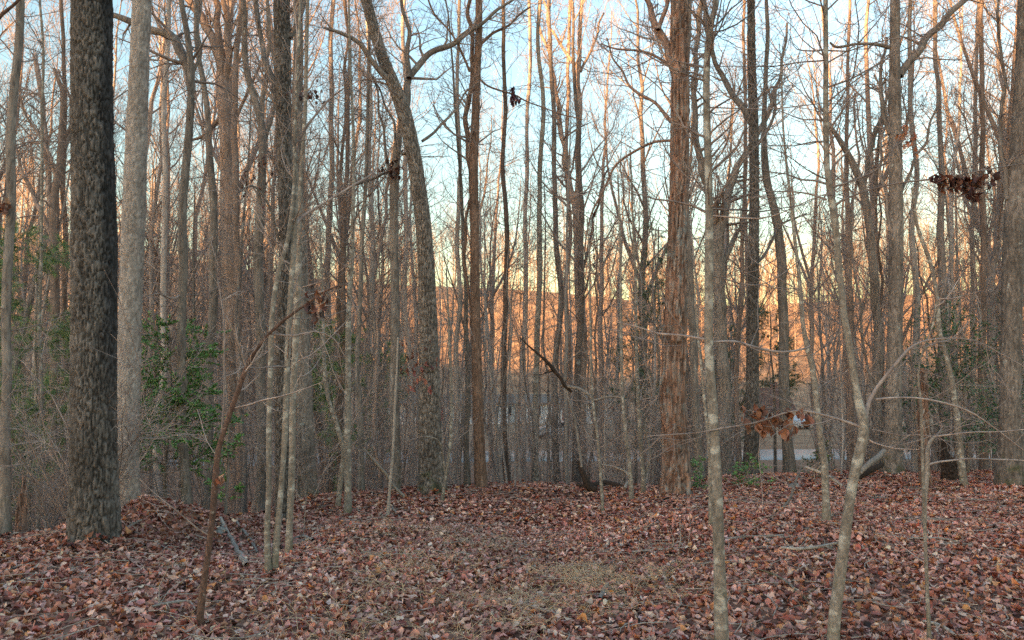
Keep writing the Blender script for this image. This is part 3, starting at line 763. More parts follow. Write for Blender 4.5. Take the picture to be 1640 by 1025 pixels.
hero('sapling', 'leaning thin pale sapling at the foot of the big leaning oak', 'sapling',
     [(706, 808, 7), (712, 770, 6), (719, 725, 6), (722, 680, 6), (722, 600, 5), (718, 520, 4), (715, 430, 3)], M_LICH, scale=0.6, trunk_twigs=(3, 2, 1), sides=8,
     limbs=[([(712, 755, 4), (708, 720, 4), (698, 705, 3), (680, 700, 2.5)], -.3, (1, 1, 0))])
hero('sapling', 'thin pale sapling leaning left in the open leaves before the broken arching limb', 'sapling',
     [(967, 826, 6), (963, 770, 6), (957, 700, 5), (950, 650, 5), (947, 600, 4), (946, 520, 4), (944, 430, 3), (940, 350, 2.5)], M_LICH, scale=0.6, trunk_twigs=(4, 2, 1), sides=8)
hero('sapling', 'pale slim stem left of the red barked tree, leaning slightly left', 'sapling',
     [(1013, 806, 9), (1009, 750, 8), (1002, 700, 7), (997, 640, 6), (995, 560, 6), (994, 470, 5), (992, 380, 4), (990, 280, 3)], M_LICH, scale=0.7, trunk_twigs=(5, 3, 1), sides=9)
hero('sapling', 'pale slim stem immediately left of the red barked tree', 'sapling',
     [(1031, 795, 9), (1028, 740, 8), (1024, 680, 7), (1020, 600, 7), (1018, 540, 6), (1018, 440, 5), (1014, 340, 4), (1010, 240, 3)], M_LICH, d=12.8, scale=0.7, trunk_twigs=(5, 3, 1), sides=9,
     limbs=[([(1030, 770, 6), (1040, 730, 5), (1030, 690, 4), (1024, 650, 4)], .1, (1, 1, 0))])

# --- right side
hero('oak_tree', 'tall straight trunk at right with a thick orange lit limb rising to the right', 'tree',
     [(1428, 765, 34), (1429, 700, 29), (1431, 620, 26), (1433, 540, 24), (1435, 450, 23), (1435, 350, 23), (1434, 250, 22), (1433, 160, 21), (1433, 80, 17), (1433, -30, 16)], M_GREY, d=15.3, rel='fine', top=6, flare=0.24, lobes=0.05, low=0.5, trunk_twigs=(5, 4, 2), scale=1.1,
     limbs=[([(1440, 122, 14), (1460, 97, 13), (1480, 70, 13), (1505, 38, 12), (1530, 10, 11), (1560, -25, 10)], .5, (2, 4, 2)), ([(1424, 76, 8), (1405, 72, 7), (1370, 72, 6), (1345, 76, 6), (1332, 68, 4)], -.3, (2, 3, 1)), ([(1426, 215, 9), (1412, 170, 8), (1410, 150, 7), (1420, 130, 6)], .3, (2, 3, 1)), ([(1440, 330, 7), (1455, 280, 6), (1480, 230, 5), (1500, 150, 4)], .4), ([(1427, 370, 8), (1410, 250, 6), (1415, 180, 5), (1400, 120, 4)], .8)])
hero('dead_snag', 'red brown snag with flaking bark, broken off behind the thin saplings', 'dead tree',
     [(1481, 760, 18), (1480, 720, 17), (1478, 670, 17), (1478, 620, 17), (1477, 590, 15)], M_CEDAR, d=13.4, rel='shred', trunk_twigs=None, flare=0.15)
hero('lichen_tree', 'pale trunk leaning left, standing in the leaves in front of the evergreen shrub at right', 'tree',
     [(1545, 782, 13), (1539, 745, 12), (1534, 700, 12), (1530, 660, 11), (1523, 610, 10), (1515, 570, 9), (1505, 530, 9), (1500, 480, 8), (1488, 420, 7), (1470, 360, 6), (1462, 300, 5)], M_LICH, scale=0.9, trunk_twigs=(5, 3, 2))
hero('oak_tree', 'broad trunk at the right edge with torn shaggy bark near its top', 'tree',
     [(1620, 755, 44), (1619, 700, 36), (1618, 640, 32), (1619, 560, 31), (1621, 480, 32), (1623, 400, 33), (1627, 330, 33), (1632, 260, 31), (1637, 180, 29), (1641, 90, 27), (1644, -30, 26)], M_GREY, d=13.0, rel='fine', top=6, flare=0.24, lobes=0.05, low=0.5, trunk_twigs=(5, 4, 2),
     limbs=[([(1614, 320, 9), (1605, 250, 8), (1600, 180, 7), (1604, 100, 6), (1600, 0, 5)], .3)])
hero('bare_tree', 'leaning grey trunk forking in the crowd, left of the tall orange limbed tree', 'tree',
     [(1402, 745, 18), (1403, 680, 16), (1405, 600, 16), (1404, 520, 15), (1400, 440, 14), (1392, 370, 13), (1385, 310, 13), (1370, 270, 12), (1355, 240, 10), (1340, 215, 8), (1320, 190, 6)], M_GREY, d=18, trunk_twigs=(5, 3, 2), scale=1.2,
     limbs=[([(1383, 300, 10), (1392, 250, 9), (1400, 210, 9), (1410, 180, 8), (1412, 130, 7), (1420, 60, 5)], .4)])
hero('bare_tree', 'thin orange brown twin stemmed trunk behind the kinked foreground tree', 'tree',
     [(1362, 740, 12), (1362, 640, 11), (1361, 540, 11), (1360, 450, 11), (1359, 380, 10), (1357, 320, 8), (1356, 240, 7), (1358, 150, 6), (1360, 40, 5), (1362, -20, 5)], M_BG[1], d=19, top=3, trunk_twigs=(5, 3, 2),
     limbs=[([(1360, 390, 8), (1367, 320, 6), (1372, 240, 5), (1370, 150, 4)], .2)])
hero('bare_tree', 'thin straight pole trunk between the orange limbed tree and the right edge trunk', 'tree',
     [(1575, 750, 13), (1574, 650, 12), (1574, 550, 11), (1575, 450, 10), (1575, 350, 9), (1574, 250, 8), (1573, 150, 8), (1572, 50, 7), (1572, -20, 6)], M_BG[1], d=18.5, top=4, trunk_twigs=(8, 4, 2), scale=1.1)
hero('bare_tree', 'dark branched trunk with many level twigs, right of the tall orange limbed tree', 'tree',
     [(1512, 750, 16), (1511, 650, 15), (1510, 560, 15), (1508, 470, 14), (1507, 380, 12), (1510, 300, 10), (1505, 200, 8), (1500, 100, 7), (1498, -20, 6)], M_BG[0], d=19, top=4, trunk_twigs=(8, 4, 2), scale=1.1)

# --- left middle cluster
hero('bare_tree', 'heavy trunk branching into several orange lit limbs, left of the dark scarred trunk', 'tree',
     [(375, 790, 22), (373, 700, 21), (371, 600, 21), (372, 500, 22), (371, 400, 22), (368, 320, 21), (363, 240, 21), (360, 160, 20), (356, 110, 18), (352, 80, 17)], M_BG[1], d=17.5, trunk_twigs=(5, 4, 2), scale=1.2, sides=14,
     limbs=[([(353, 100, 17), (340, 60, 16), (322, 30, 15), (308, 5, 14), (295, -30, 12)], .4), ([(355, 100, 14), (350, 50, 13), (345, 5, 12), (344, -30, 11)], .2), ([(360, 130, 14), (368, 90, 13), (362, 40, 12), (358, -20, 10)], -.3), ([(366, 180, 12), (345, 200, 9), (325, 220, 7), (300, 225, 5)], .5)])
hero('bare_tree', 'smooth orange lit stem rising between the heavy branching trunk and the scarred trunk', 'tree',
     [(386, 790, 13), (385, 700, 13), (384, 600, 12), (382, 500, 12), (380, 400, 12), (378, 300, 12), (376, 200, 11), (377, 110, 10), (384, 40, 9), (386, -30, 9)], M_BG[1], d=17, top=4, trunk_twigs=(4, 3, 2), scale=1.1)
hero('bare_tree', 'brown trunk curving up left, tangled with dead leaves beside the scarred trunk', 'tree',
     [(420, 800, 17), (420, 700, 16), (419, 600, 16), (416, 500, 16), (413, 400, 16), (415, 330, 15), (420, 250, 14), (418, 200, 13), (405, 150, 12), (395, 110, 11), (392, 60, 10), (388, -30, 9)], M_GREY, d=15, top=4, trunk_twigs=(5, 4, 2), scale=1.1,
     limbs=[([(418, 190, 10), (426, 120, 9), (430, 60, 8), (425, -20, 7)], .3), ([(420, 240, 9), (435, 190, 7), (440, 120, 6), (430, 60, 5)], .3)])
hero('bare_tree', 'straight slim grey trunk right of the crooked tree with the pale patch', 'tree',
     [(335, 800, 15), (334, 700, 15), (336, 600, 14), (340, 500, 14), (343, 420, 14), (342, 340, 13), (338, 260, 12), (333, 190, 10), (325, 130, 9), (316, 70, 8), (314, -30, 8)], M_GREY, d=14.5, top=4, trunk_twigs=(5, 4, 2))
hero('bare_tree', 'forked trunk with two broken leaders against the orange thicket at far left', 'tree',
     [(87, 800, 17), (86, 700, 16), (86, 600, 16), (87, 500, 15), (86, 400, 15), (88, 350, 15), (93, 280, 12), (98, 220, 9), (100, 150, 8), (88, 110, 5)], M_BG[1], d=16.5, trunk_twigs=(4, 3, 2), scale=1.1,
     limbs=[([(86, 370, 12), (78, 300, 10), (76, 240, 10), (68, 170, 9), (58, 110, 9), (54, 85, 7)], .3), ([(84, 380, 9), (60, 330, 8), (40, 280, 7), (28, 240, 5), (20, 200, 4)], .5), ([(92, 290, 7), (70, 230, 6), (45, 190, 5), (30, 130, 4)], -.3), ([(95, 240, 6), (112, 200, 5), (110, 150, 4), (95, 110, 3)], .4)])
hero('bare_tree', 'tall trunk forking in two, in the reddish crowd right of the middle', 'tree',
     [(928, 760, 20), (929, 680, 19), (930, 600, 18), (931, 520, 18), (930, 450, 18), (928, 390, 17), (926, 345, 16), (926, 280, 11), (928, 200, 10), (927, 120, 9), (930, 40, 7), (935, -20, 6)], M_BG[1], d=22, top=4, trunk_twigs=(5, 4, 2), scale=1.4,
     limbs=[([(925, 350, 12), (910, 290, 10), (902, 230, 10), (893, 160, 9), (880, 90, 7), (862, 40, 5)], .4), ([(928, 110, 8), (905, 85, 7), (880, 40, 5), (870, -10, 4)], .3), ([(930, 115, 6), (950, 70, 5), (965, 20, 4)], .3), ([(932, 440, 7), (945, 380, 6), (955, 330, 5), (975, 270, 4)], .3)])
for q, (px, w, ln, dd, lab) in enumerate([
        (893, 11, -4, 21, 'straight slim trunk just left of the tall forked trunk in the reddish crowd'),
        (906, 9, 3, 24, 'thin trunk between two others in the reddish crowd right of the middle'),
        (858, 12, 5, 20, 'lichen blotched slim trunk left of the broken arching limb'),
        (838, 9, 6, 23, 'thin reddish trunk about halfway between the forked leader tree and the broken limb'),
        (812, 10, -4, 19, 'thin grey trunk right of the red brown forked tree'),
        (599, 10, -6, 20, 'orange tinged slim trunk left of the snapped dark trunk'),
        (524, 12, 4, 21, 'orange lit slim trunk above the hooked sapling'),
        (545, 10, 6, 18, 'slim dark trunk in the crowd above the kinked pale stem'),
        (254, 12, 9, 16, 'slim trunk between the pale grey trunk and the crooked patched tree'),
        (60, 7, 3, 12, 'very slim white barked stem left of the thickest oak'),
        (105, 10, -4, 17, 'grey stem close to the left side of the thickest oak'),
        (727, 9, 5, 18, 'thin reddish trunk between the big leaning oak and the forked leader tree'),
        (658, 10, -5, 20, 'slim trunk between the snapped trunk and the big leaning oak'),
        (1186, 8, 3, 20, 'thin dark trunk left of the rough dark trunk'),
        (1466, 11, -3, 17, 'slim grey trunk between the orange limbed tree and the red snag'),
        (1550, 9, 8, 22, 'thin brown trunk rising through the evergreen shrub at right')]):
    yb = {60: 850, 254: 800, 105: 790}.get(px, 765)
    pts = [(px, yb, w * 1.1)]
    for k_ in range(1, 9):
        t = k_ / 8
        pts.append((px + ln * t * 2 + rng.normal() * 3, yb - (yb + 20) * t, w * (1.05 - 0.45 * t)))
    hero('slim_tree', lab, 'tree', pts, M_LICH if px in (60, 858) else M_BG[q % 3], d=dd, top=3, trunk_twigs=(6, 4, 2), scale=1.2 if dd > 15 else 0.8, low=0.3)


# ------------------------------------------------------------------ background trees: prototypes, then copies
def proto(seed, H, r0, clear, nl, mat, fork=False, spread=1.0):
    g = np.random.default_rng(seed)
    n = 22
    z = np.linspace(-0.3, H, n)
    dx = np.cumsum(np.cumsum(g.normal(size=n) * 0.028 * H / 18)) * 0.5 + np.cumsum(g.normal(size=n) * 0.05); dy = np.cumsum(g.normal(size=n) * 0.07 * H / 18)
    dx -= dx[0]; dy -= dy[0]
    tp = np.stack([dx, dy, z], -1)[None]
    tr = (r0 * (1 - np.linspace(0, 1, n)) ** 0.75 + 0.012)[None]
    tr[0, 0] *= 1.35; tr[0, 1] *= 1.1
    acc = Acc(); V, Q = tubes(tp, tr, 9); acc.add(V, Q)
    V_, Q_, _, _ = acc.get()
    tm = mk('trunk', V_, Q_, None, mat, mesh_only=True)
    cr = Acc()
    lt, lr = sprout(tp, tr, nl, 8, (0.16 * H * spread, 0.36 * H * spread), (28, 58), 0.32, 0.13, clear, 0.97, 0.55, 0.012, 0.006, g, 0.9, 0.55)
    if fork:
        f, fr = sprout(tp, tr, 2, 10, (0.4 * H, 0.5 * H), (15, 30), 0.35, 0.07, clear, clear + 0.15, 0.85, 0.03, 0.008, g)
        V, Q = tubes(f, fr, 6); cr.add(V, Q)
        l2, r2 = sprout(f, fr, 7, 8, (0.1 * H, 0.24 * H), (28, 55), 0.3, 0.13, 0.3, 1, 0.5, 0.01, 0.005, g)
        lt = np.concatenate([lt, l2]); lr = np.concatenate([lr, r2])
    lo, lor = sprout(tp, tr, 9, 8, (0.05 * H, 0.14 * H), (50, 90), 0.1, 0.18, 0.10, clear + 0.1, 0.25, 0.008, 0.004, g)   # small low dead shoots
    lo_all = np.concatenate([lt, lo]); lr_all = np.concatenate([lr, np.minimum(lor, 0.02)])
    V, Q = tubes(lo_all, lr_all, 5); cr.add(V, Q)
    a, ra = sprout(lo_all, lr_all, 7, 6, (0.05 * H, 0.13 * H), (28, 60), 0.22, 0.16, 0.15, 1, 0.6, 0.006, 0.0035, g)
    V, Q = tubes(a, ra, 3); cr.add(V, Q)
    b, rb = sprout(a, ra, 6, 4, (0.02 * H, 0.07 * H), (25, 60), 0.16, 0.2, 0.15, 1, 0.7, 0.0045, 0.003, g)
    V, Q = tubes(b, rb, 3); cr.add(V, Q)
    V_, Q_, _, _ = cr.get()
    cm = mk('crown', V_, Q_, None, M_TWIG, mesh_only=True)
    return tm, cm


def sap_proto(seed, H, r0, mat):
    g = np.random.default_rng(seed)
    n = 12
    z = np.linspace(-0.2, H, n)
    dx = np.cumsum(g.normal(size=n) * 0.06); dy = np.cumsum(g.normal(size=n) * 0.06)
    tp = np.stack([dx - dx[0], dy - dy[0], z], -1)[None]
    tr = (r0 * (1 - np.linspace(0, 1, n)) ** 0.8 + 0.006)[None]
    V, Q = tubes(tp, tr, 7)
    tm = mk('trunk', V, Q, None, mat, mesh_only=True)
    cr = Acc()
    a, ra = sprout(tp, tr, 15, 6, (0.5, 1.9), (35, 70), 0.22, 0.15, 0.18, 1, 0.5, 0.007, 0.003, g)
    V, Q = tubes(a, ra, 4); cr.add(V, Q)
    b, rb = sprout(a, ra, 5, 4, (0.25, 0.9), (30, 60), 0.15, 0.18, 0.2, 1, 0.6, 0.004, 0.0025, g)
    V, Q = tubes(b, rb, 3); cr.add(V, Q)
    V_, Q_, _, _ = cr.get()
    return tm, mk('crown', V_, Q_, None, M_TWIG, mesh_only=True)


PB = [proto(11, 19, 0.12, 0.30, 16, M_BG[0]), proto(12, 22, 0.14, 0.34, 14, M_BG[1], True), proto(13, 17, 0.085, 0.26, 15, M_BG[2]),
      proto(14, 20, 0.125, 0.34, 15, M_BG[1]), proto(15, 18, 0.10, 0.24, 16, M_BG[0], True), proto(16, 23, 0.16, 0.32, 16, M_BG[0], True), proto(17, 16, 0.07, 0.27, 14, M_BG[1])]
PS = [sap_proto(21, 7, 0.035, M_BG[2]), sap_proto(22, 5.5, 0.025, M_BG[0]), sap_proto(23, 9, 0.05, M_BG[2]), sap_proto(24, 8, 0.04, M_BG[1])]

g = np.random.default_rng(99)
zone = [(-300, 260, 'at far left'), (260, 480, 'behind the left clump'), (480, 740, 'left of middle'),
        (740, 1060, 'in the reddish crowd'), (1060, 1340, 'near the road'), (1340, 1960, 'in the right thicket')]


def zone_of(px):
    for a_, b_, t_ in zone:
        if px < b_: return t_
    return zone[-1][2]


taken = [(t[0].location.x, t[0].location.y) for t in TREES]


BACK = []


def place(px, d, pr, kind, cat, word, sc_):
    x = (px - 820) / F_PX * d
    for (ax, ay) in taken:
        if (ax - x) ** 2 + (ay - d) ** 2 < 0.35: return False
    taken.append((x, d))
    z = float(gz(x, d))
    far = 'distant' if d > 34 else 'nearer'
    where = zone_of(px)
    r = thing(kind, f'{far} {word} {where}', cat, (x, d, z), f'{far} {word}s {where}', g.uniform(0, 6.28))
    BACK.append((px, d, r))
    s = sc_ * g.uniform(0.85, 1.15)
    r.scale = (s, s, s * g.uniform(0.9, 1.1))
    r.rotation_euler = (g.normal() * 0.05, g.normal() * 0.05, g.uniform(0, 6.28))
    child('trunk', pr[0], r); child('crown', pr[1], r)
    return True


def open_road(px, d):
    return 1203 < px < 1302 and d < 58


cnt = 0
while cnt < 215:
    px = g.uniform(-230, 1900)
    d = 18 + 66 * g.random() ** 1.1
    if open_road(px, d) and g.random() < 0.93: continue
    if 760 < px < 1080 and g.random() < 0.15: continue
    if 640 < px < 1010 and 24 < d < 60 and g.random() < 0.35: continue
    k_ = g.integers(0, 7)
    word = {0: 'slim grey tree', 1: 'forked brown tree', 2: 'slender pale tree', 3: 'straight brown tree', 4: 'forked grey tree', 5: 'tall grey tree', 6: 'thin brown tree'}[int(k_)]
    if place(px, d, PB[k_], 'bare_tree', 'tree', word, 0.95): cnt += 1
cnt = 0
while cnt < 185:
    px = g.uniform(-100, 1750)
    d = 15.5 + 30 * g.random() ** 1.3
    if open_road(px, d): continue
    k_ = g.integers(0, 4)
    word = ['pale sapling', 'grey sapling', 'tall pale sapling', 'brown sapling'][k_]
    if place(px, d, PS[k_], 'sapling', 'sapling', word, 1.0): cnt += 1

def shrub_proto(seed):
    g = np.random.default_rng(seed)
    m = 7
    b0 = np.zeros((m, 9, 3)); b0[:, 0, :2] = g.normal(size=(m, 2)) * 0.08; b0[:, 0, 2] = -0.05
    D = nrm(np.stack([g.normal(size=m) * 0.45, g.normal(size=m) * 0.45, np.ones(m)], -1)); Ls = g.uniform(1.2, 3.2, m)
    for j in range(1, 9):
        D = nrm(D + g.normal(size=(m, 3)) * 0.10 - np.array([0, 0, 0.035 * j * 0.5]))
        b0[:, j] = b0[:, j - 1] + D * (Ls / 8)[:, None]
    r0 = g.uniform(0.005, 0.011, m)[:, None] * np.linspace(1, 0.3, 9)[None]
    V, Q = tubes(b0, r0, 5)
    sm = mk('stem', V, Q, None, M_TWIG, mesh_only=True)
    c = Acc()
    a, ra = sprout(b0, r0, 8, 6, (0.3, 1.2), (30, 75), 0.06, 0.18, 0.15, 1, 0.6, 0.0034, 0.002, g)
    V, Q = tubes(a, ra, 3); c.add(V, Q)
    b, rb = sprout(a, ra, 5, 4, (0.12, 0.5), (30, 65), 0.05, 0.2, 0.2, 1, 0.7, 0.0024, 0.0018, g)
    V, Q = tubes(b, rb, 3); c.add(V, Q)
    V, Q, _, _ = c.get()
    return sm, mk('twigs', V, Q, None, M_TWIG, mesh_only=True)


PH = [shrub_proto(31), shrub_proto(32), shrub_proto(33)]
cnt = 0
while cnt < 65:
    px = g.uniform(-80, 1720)
    dcr = float(np.interp(px, CU, CD))
    d = dcr + 0.4 + 7.5 * g.random() ** 1.4
    if 1190 < px < 1330 or (200 < px < 370 and d < 12.5) or (1040 < px < 1130 and d < 14): continue
    x = (px - 820) / F_PX * d; z = float(gz(x, d)); where = zone_of(px)
    r = thing('bare_shrub', f'leafless twiggy shrub {where}', 'shrub', (x, d, z), f'leafless twiggy shrubs {where}', g.uniform(0, 6.28))
    s_ = g.uniform(0.7, 1.25); r.scale = (s_, s_, s_)
    k_ = int(g.integers(0, 3)); child('stem', PH[k_][0], r); child('twigs', PH[k_][1], r, 'stuff')
    BACK.append((px, d, r)); cnt += 1

groups_ = {}
for e_ in BACK: groups_.setdefault(e_[2]['label'], []).append(e_)
ORD = 'first second third fourth fifth sixth seventh eighth ninth tenth eleventh twelfth thirteenth fourteenth fifteenth sixteenth seventeenth eighteenth nineteenth twentieth twenty-first twenty-second twenty-third twenty-fourth twenty-fifth twenty-sixth'.split()
for lb_, es in groups_.items():
    if len(es) < 2: continue
    es.sort(key=lambda e: e[0])
    for q, e_ in enumerate(es):
        pos = 'leftmost' if q == 0 else ('rightmost' if q == len(es) - 1 else f'{ORD[min(q, 25)]} from left')
        e_[2]['label'] = f'{pos} of the {e_[2]["group"]}'

# brush: countless thin shoots under the trees
N = 480
px = g.uniform(-200, 1850, N); d = 15.0 + 50 * g.random(N) ** 1.2
keep = ~((px > 1200) & (px < 1305) & (d < 60)); px, d = px[keep], d[keep]; N = len(px)
x = (px - 820) / F_PX * d; z = gz(x, d)
H_ = g.uniform(1.5, 6.5, N)
st = np.zeros((N, 6, 3)); st[:, 0] = np.stack([x, d, z - 0.1], -1)
D_ = nrm(np.stack([g.normal(size=N) * 0.12, g.normal(size=N) * 0.12, np.ones(N)], -1))
for j_ in range(1, 6):
    D_ = nrm(D_ + g.normal(size=(N, 3)) * 0.09)
    st[:, j_] = st[:, j_ - 1] + D_ * (H_ / 5)[:, None]
sr = (g.uniform(0.012, 0.032, N) * (0.6 + H_ / 9))[:, None] * np.linspace(1, 0.35, 6)[None]
br = Acc()
V, Q = tubes(st, sr, 4); br.add(V, Q)
a_, ra_ = sprout(st, sr, 6, 5, (0.4, 2.0), (30, 75), 0.15, 0.2, 0.1, 1, 0.5, 0.006, 0.004, g)
V, Q = tubes(a_, ra_, 3); br.add(V, Q)
b_, rb_ = sprout(a_, ra_, 3, 3, (0.2, 0.8), (30, 65), 0.12, 0.22, 0.2, 1, 0.7, 0.004, 0.0028, g)
V, Q = tubes(b_, rb_, 3); br.add(V, Q)
o = br.obj('brush', M_BRUSH); o['kind'] = 'stuff'; o['label'] = 'bare brush of thin grey shoots filling the space under the trees'; o['category'] = 'brush'


# far wood on the hillside across the valley, one mass
def far_tree(g, H):
    n = 6
    tp = np.stack([np.cumsum(g.normal(size=n)) * 0.12, np.cumsum(g.normal(size=n)) * 0.12, np.linspace(-0.5, H, n)], -1)[None]
    tr = np.linspace(0.2, 0.05, n)[None]
    V0, Q0 = tubes(tp, tr, 4)
    a, ra = sprout(tp, tr, 16, 4, (0.2 * H, 0.45 * H), (25, 60), 0.3, 0.15, 0.3, 1, 0.6, 0.05, 0.03, g)
    V1, Q1 = tubes(a, ra, 3)
    b, rb = sprout(a, ra, 3, 3, (0.08 * H, 0.2 * H), (25, 60), 0.2, 0.2, 0.2, 1, 0.8, 0.04, 0.025, g)
    V2, Q2 = tubes(b, rb, 3)
    return np.concatenate([V0, V1, V2]), np.concatenate([Q0, Q1 + len(V0), Q2 + len(V0) + len(V1)])


fp = [far_tree(g, h) for h in (13, 16, 18, 14)]
fw = Acc()
M_FARS = M_FAR
cnt = 0
while cnt < 640:
    u_ = g.uniform(-420, 2050)
    d_ = 148 + 86 * g.random() ** 0.8 if g.random() < 0.78 or u_ > 500 else 84 + 100 * g.random()
    x_ = (u_ - 820) / F_PX * d_
    V_, Q_ = fp[g.integers(0, 4)]
    th = g.uniform(0, 6.28); c_, s_ = math.cos(th), math.sin(th); s0 = g.uniform(0.8, 1.2)
    W_ = np.stack([V_[:, 0] * c_ - V_[:, 1] * s_, V_[:, 0] * s_ + V_[:, 1] * c_, V_[:, 2]], -1) * s0 + np.array([x_, d_, float(gz(x_, d_))])
    fw.add(W_, Q_)
    cnt += 1
V_, Q_, _, _ = fw.get()
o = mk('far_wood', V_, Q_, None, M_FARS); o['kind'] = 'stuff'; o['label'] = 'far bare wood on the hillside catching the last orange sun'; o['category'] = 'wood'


# ------------------------------------------------------------------ leaves
def leaf_shape(kind, g, size=1.0, detail=7):
    """lobed oak leaf about 1 long along +y, folded on its midrib, curled"""
    if kind == 'oak':
        st_ = [(0.0, 0.02), (0.24, 0.28), (0.34, 0.13), (0.50, 0.38), (0.60, 0.16), (0.76, 0.30), (1.0, 0.01)]
    elif kind == 'star':
        st_ = [(0.0, 0.02), (0.18, 0.07), (0.36, 0.30), (0.42, 0.13), (0.62, 0.36), (0.66, 0.13), (0.82, 0.24), (0.86, 0.10), (1.0, 0.0)]
    elif kind == 'mid':
        st_ = [(0, 0.04), (0.33, 0.33), (0.62, 0.30), (1.0, 0.02)]
    else:
        st_ = [(0, 0.03), (0.5, 0.33), (1.0, 0.03)]
    st_ = np.array(st_)
    y = st_[:, 0] - 0.5; w = st_[:, 1] * g.uniform(0.8, 1.2)
    fold = g.uniform(-1.6, 2.0); curl = g.uniform(-2.2, 3.0); tw = g.uniform(-1.3, 1.3)
    zc = curl * (y ** 2) * 0.7
    M_ = np.stack([0 * y + 0.05 * np.sin(y * 5 + tw), y, zc], -1)
    wl = w * g.uniform(0.8, 1.15, len(w)); wr = w * g.uniform(0.8, 1.15, len(w))
    e = 0.09 * g.normal(size=(2, len(w)))
    L_ = np.stack([-wl, y + 0.10 * wl, zc + fold * wl * 0.8 - tw * y * wl + e[0] * wl], -1)
    R_ = np.stack([wr, y + 0.10 * wr, zc + fold * wr * 0.8 + tw * y * wr + e[1] * wr], -1)
    n = len(y)
    V = np.concatenate([M_, L_, R_])
    a = np.arange(n - 1)
    T = np.concatenate([np.stack([a, a + n, a + 1 + n], -1), np.stack([a, a + 1 + n, a + 1], -1), np.stack([a, a + 1, a + 1 + 2 * n], -1), np.stack([a, a + 1 + 2 * n, a + 2 * n], -1)])
    return V * size, T


LEAFC = np.array([(0.33, 0.12, 0.088), (0.44, 0.195, 0.14), (0.55, 0.29, 0.22), (0.18, 0.066, 0.052), (0.66, 0.41, 0.32), (0.48, 0.23, 0.175), (0.72, 0.50, 0.39), (0.60, 0.25, 0.10), (0.05, 0.024, 0.018), (0.40, 0.125, 0.09)])
LEAFW = np.array([0.14, 0.18, 0.19, 0.07, 0.12, 0.15, 0.055, 0.03, 0.025, 0.04])


def rotm(g, N, tilt):
    yaw = g.uniform(0, 2 * math.pi, N); ax = g.uniform(0, 2 * math.pi, N); t = np.abs(g.normal(size=N)) * tilt
    cz, sz = np.cos(yaw), np.sin(yaw)
    Z_ = np.zeros((N, 3, 3)); Z_[:, 0, 0] = cz; Z_[:, 0, 1] = -sz; Z_[:, 1, 0] = sz; Z_[:, 1, 1] = cz; Z_[:, 2, 2] = 1
    k = np.stack([np.cos(ax), np.sin(ax), 0 * ax], -1)
    K = np.zeros((N, 3, 3)); K[:, 0, 2] = k[:, 1]; K[:, 1, 2] = -k[:, 0]; K[:, 2, 0] = -k[:, 1]; K[:, 2, 1] = k[:, 0]
    I = np.eye(3)[None]
    return (I + np.sin(t)[:, None, None] * K + (1 - np.cos(t))[:, None, None] * (K @ K)) @ Z_


def scatter_leaves(acc, g, X_, Y_, Z_, size, shapes, tilt=0.35, colors=None, pale=0.0):
    N = len(X_)
    Rm_ = rotm(g, N, tilt)
    which = g.integers(0, len(shapes), N)
    ci = g.choice(len(LEAFC), N, p=LEAFW)
    col = (LEAFC if colors is None else colors)[ci % (len(LEAFC) if colors is None else len(colors))] * g.uniform(0.82, 1.3, (N, 1)) * g.uniform(0.92, 1.08, (N, 3)) * (0.72 + 0.56 * vn(X_ * 1.1 + 3, Y_ * 1.1, 0 * X_ + 1.5))[:, None]
    for w_, (V_, T_) in enumerate(shapes):
        m_ = np.where(which == w_)[0]
        if not len(m_): continue
        s_ = size[m_]
        W_ = np.einsum('nij,vj->nvi', Rm_[m_], V_) * s_[:, None, None] + np.stack([X_[m_], Y_[m_], Z_[m_]], -1)[:, None]
        nv = len(V_)
        TT = (T_[None] + (np.arange(len(m_)) * nv)[:, None, None]).reshape(-1, 3)
        acc.add(W_.reshape(-1, 3), None, TT, np.repeat(np.clip(col[m_], 0, 1), nv, axis=0))


gl = np.random.default_rng(5)
hi_sh = [leaf_shape('oak', gl) for _ in range(13)] + [leaf_shape('star', gl) for _ in range(5)]
mid_sh = [leaf_shape('mid', gl) for _ in range(10)]
lo_sh = [leaf_shape('lo', gl) for _ in range(8)]
lit = Acc()
for (y0, y1, dens_, shp, s0, s1, pad) in ((3.2, 4.8, 980, hi_sh, 0.03, 0.08, 0.7), (4.8, 10.5, 620, mid_sh, 0.033, 0.083, 1.1), (10.5, 17, 300, lo_sh, 0.06, 0.11, 1.6), (17, 30, 50, lo_sh, 0.10, 0.18, 2)):
    area = (0.70 * (y1 ** 2 - y0 ** 2)) + 2 * pad * (y1 - y0)
    N = int(area * dens_)
    yy = np.sqrt(gl.uniform(y0 ** 2, y1 ** 2, N))
    xx = gl.uniform(-1, 1, N) * (0.70 * yy + pad)
    if y1 > 19:
        k_ = gl.random(N) < 1.0
        yy, xx = yy[k_], xx[k_]; N = len(xx)
    cl = vn(xx * 1.6, yy * 1.6, 0 * xx + 8)
    zz = gz(xx, yy) + 0.008 + 0.05 * gl.random(N) * cl * 1.3
    for (bx, by) in [(-4.0, 7.4)]:
        dd_ = np.hypot(xx - bx, yy - by); k_ = dd_ > 0.2; xx, yy, zz = xx[k_], yy[k_], zz[k_]
    N = len(xx)
    scatter_leaves(lit, gl, xx, yy, zz, gl.uniform(s0, s1, N), shp, 0.58)
o = lit.obj('leaf_litter', M_LEAF, smooth=True); o['kind'] = 'stuff'; o['label'] = 'deep carpet of fallen red brown oak leaves'; o['category'] = 'leaf litter'

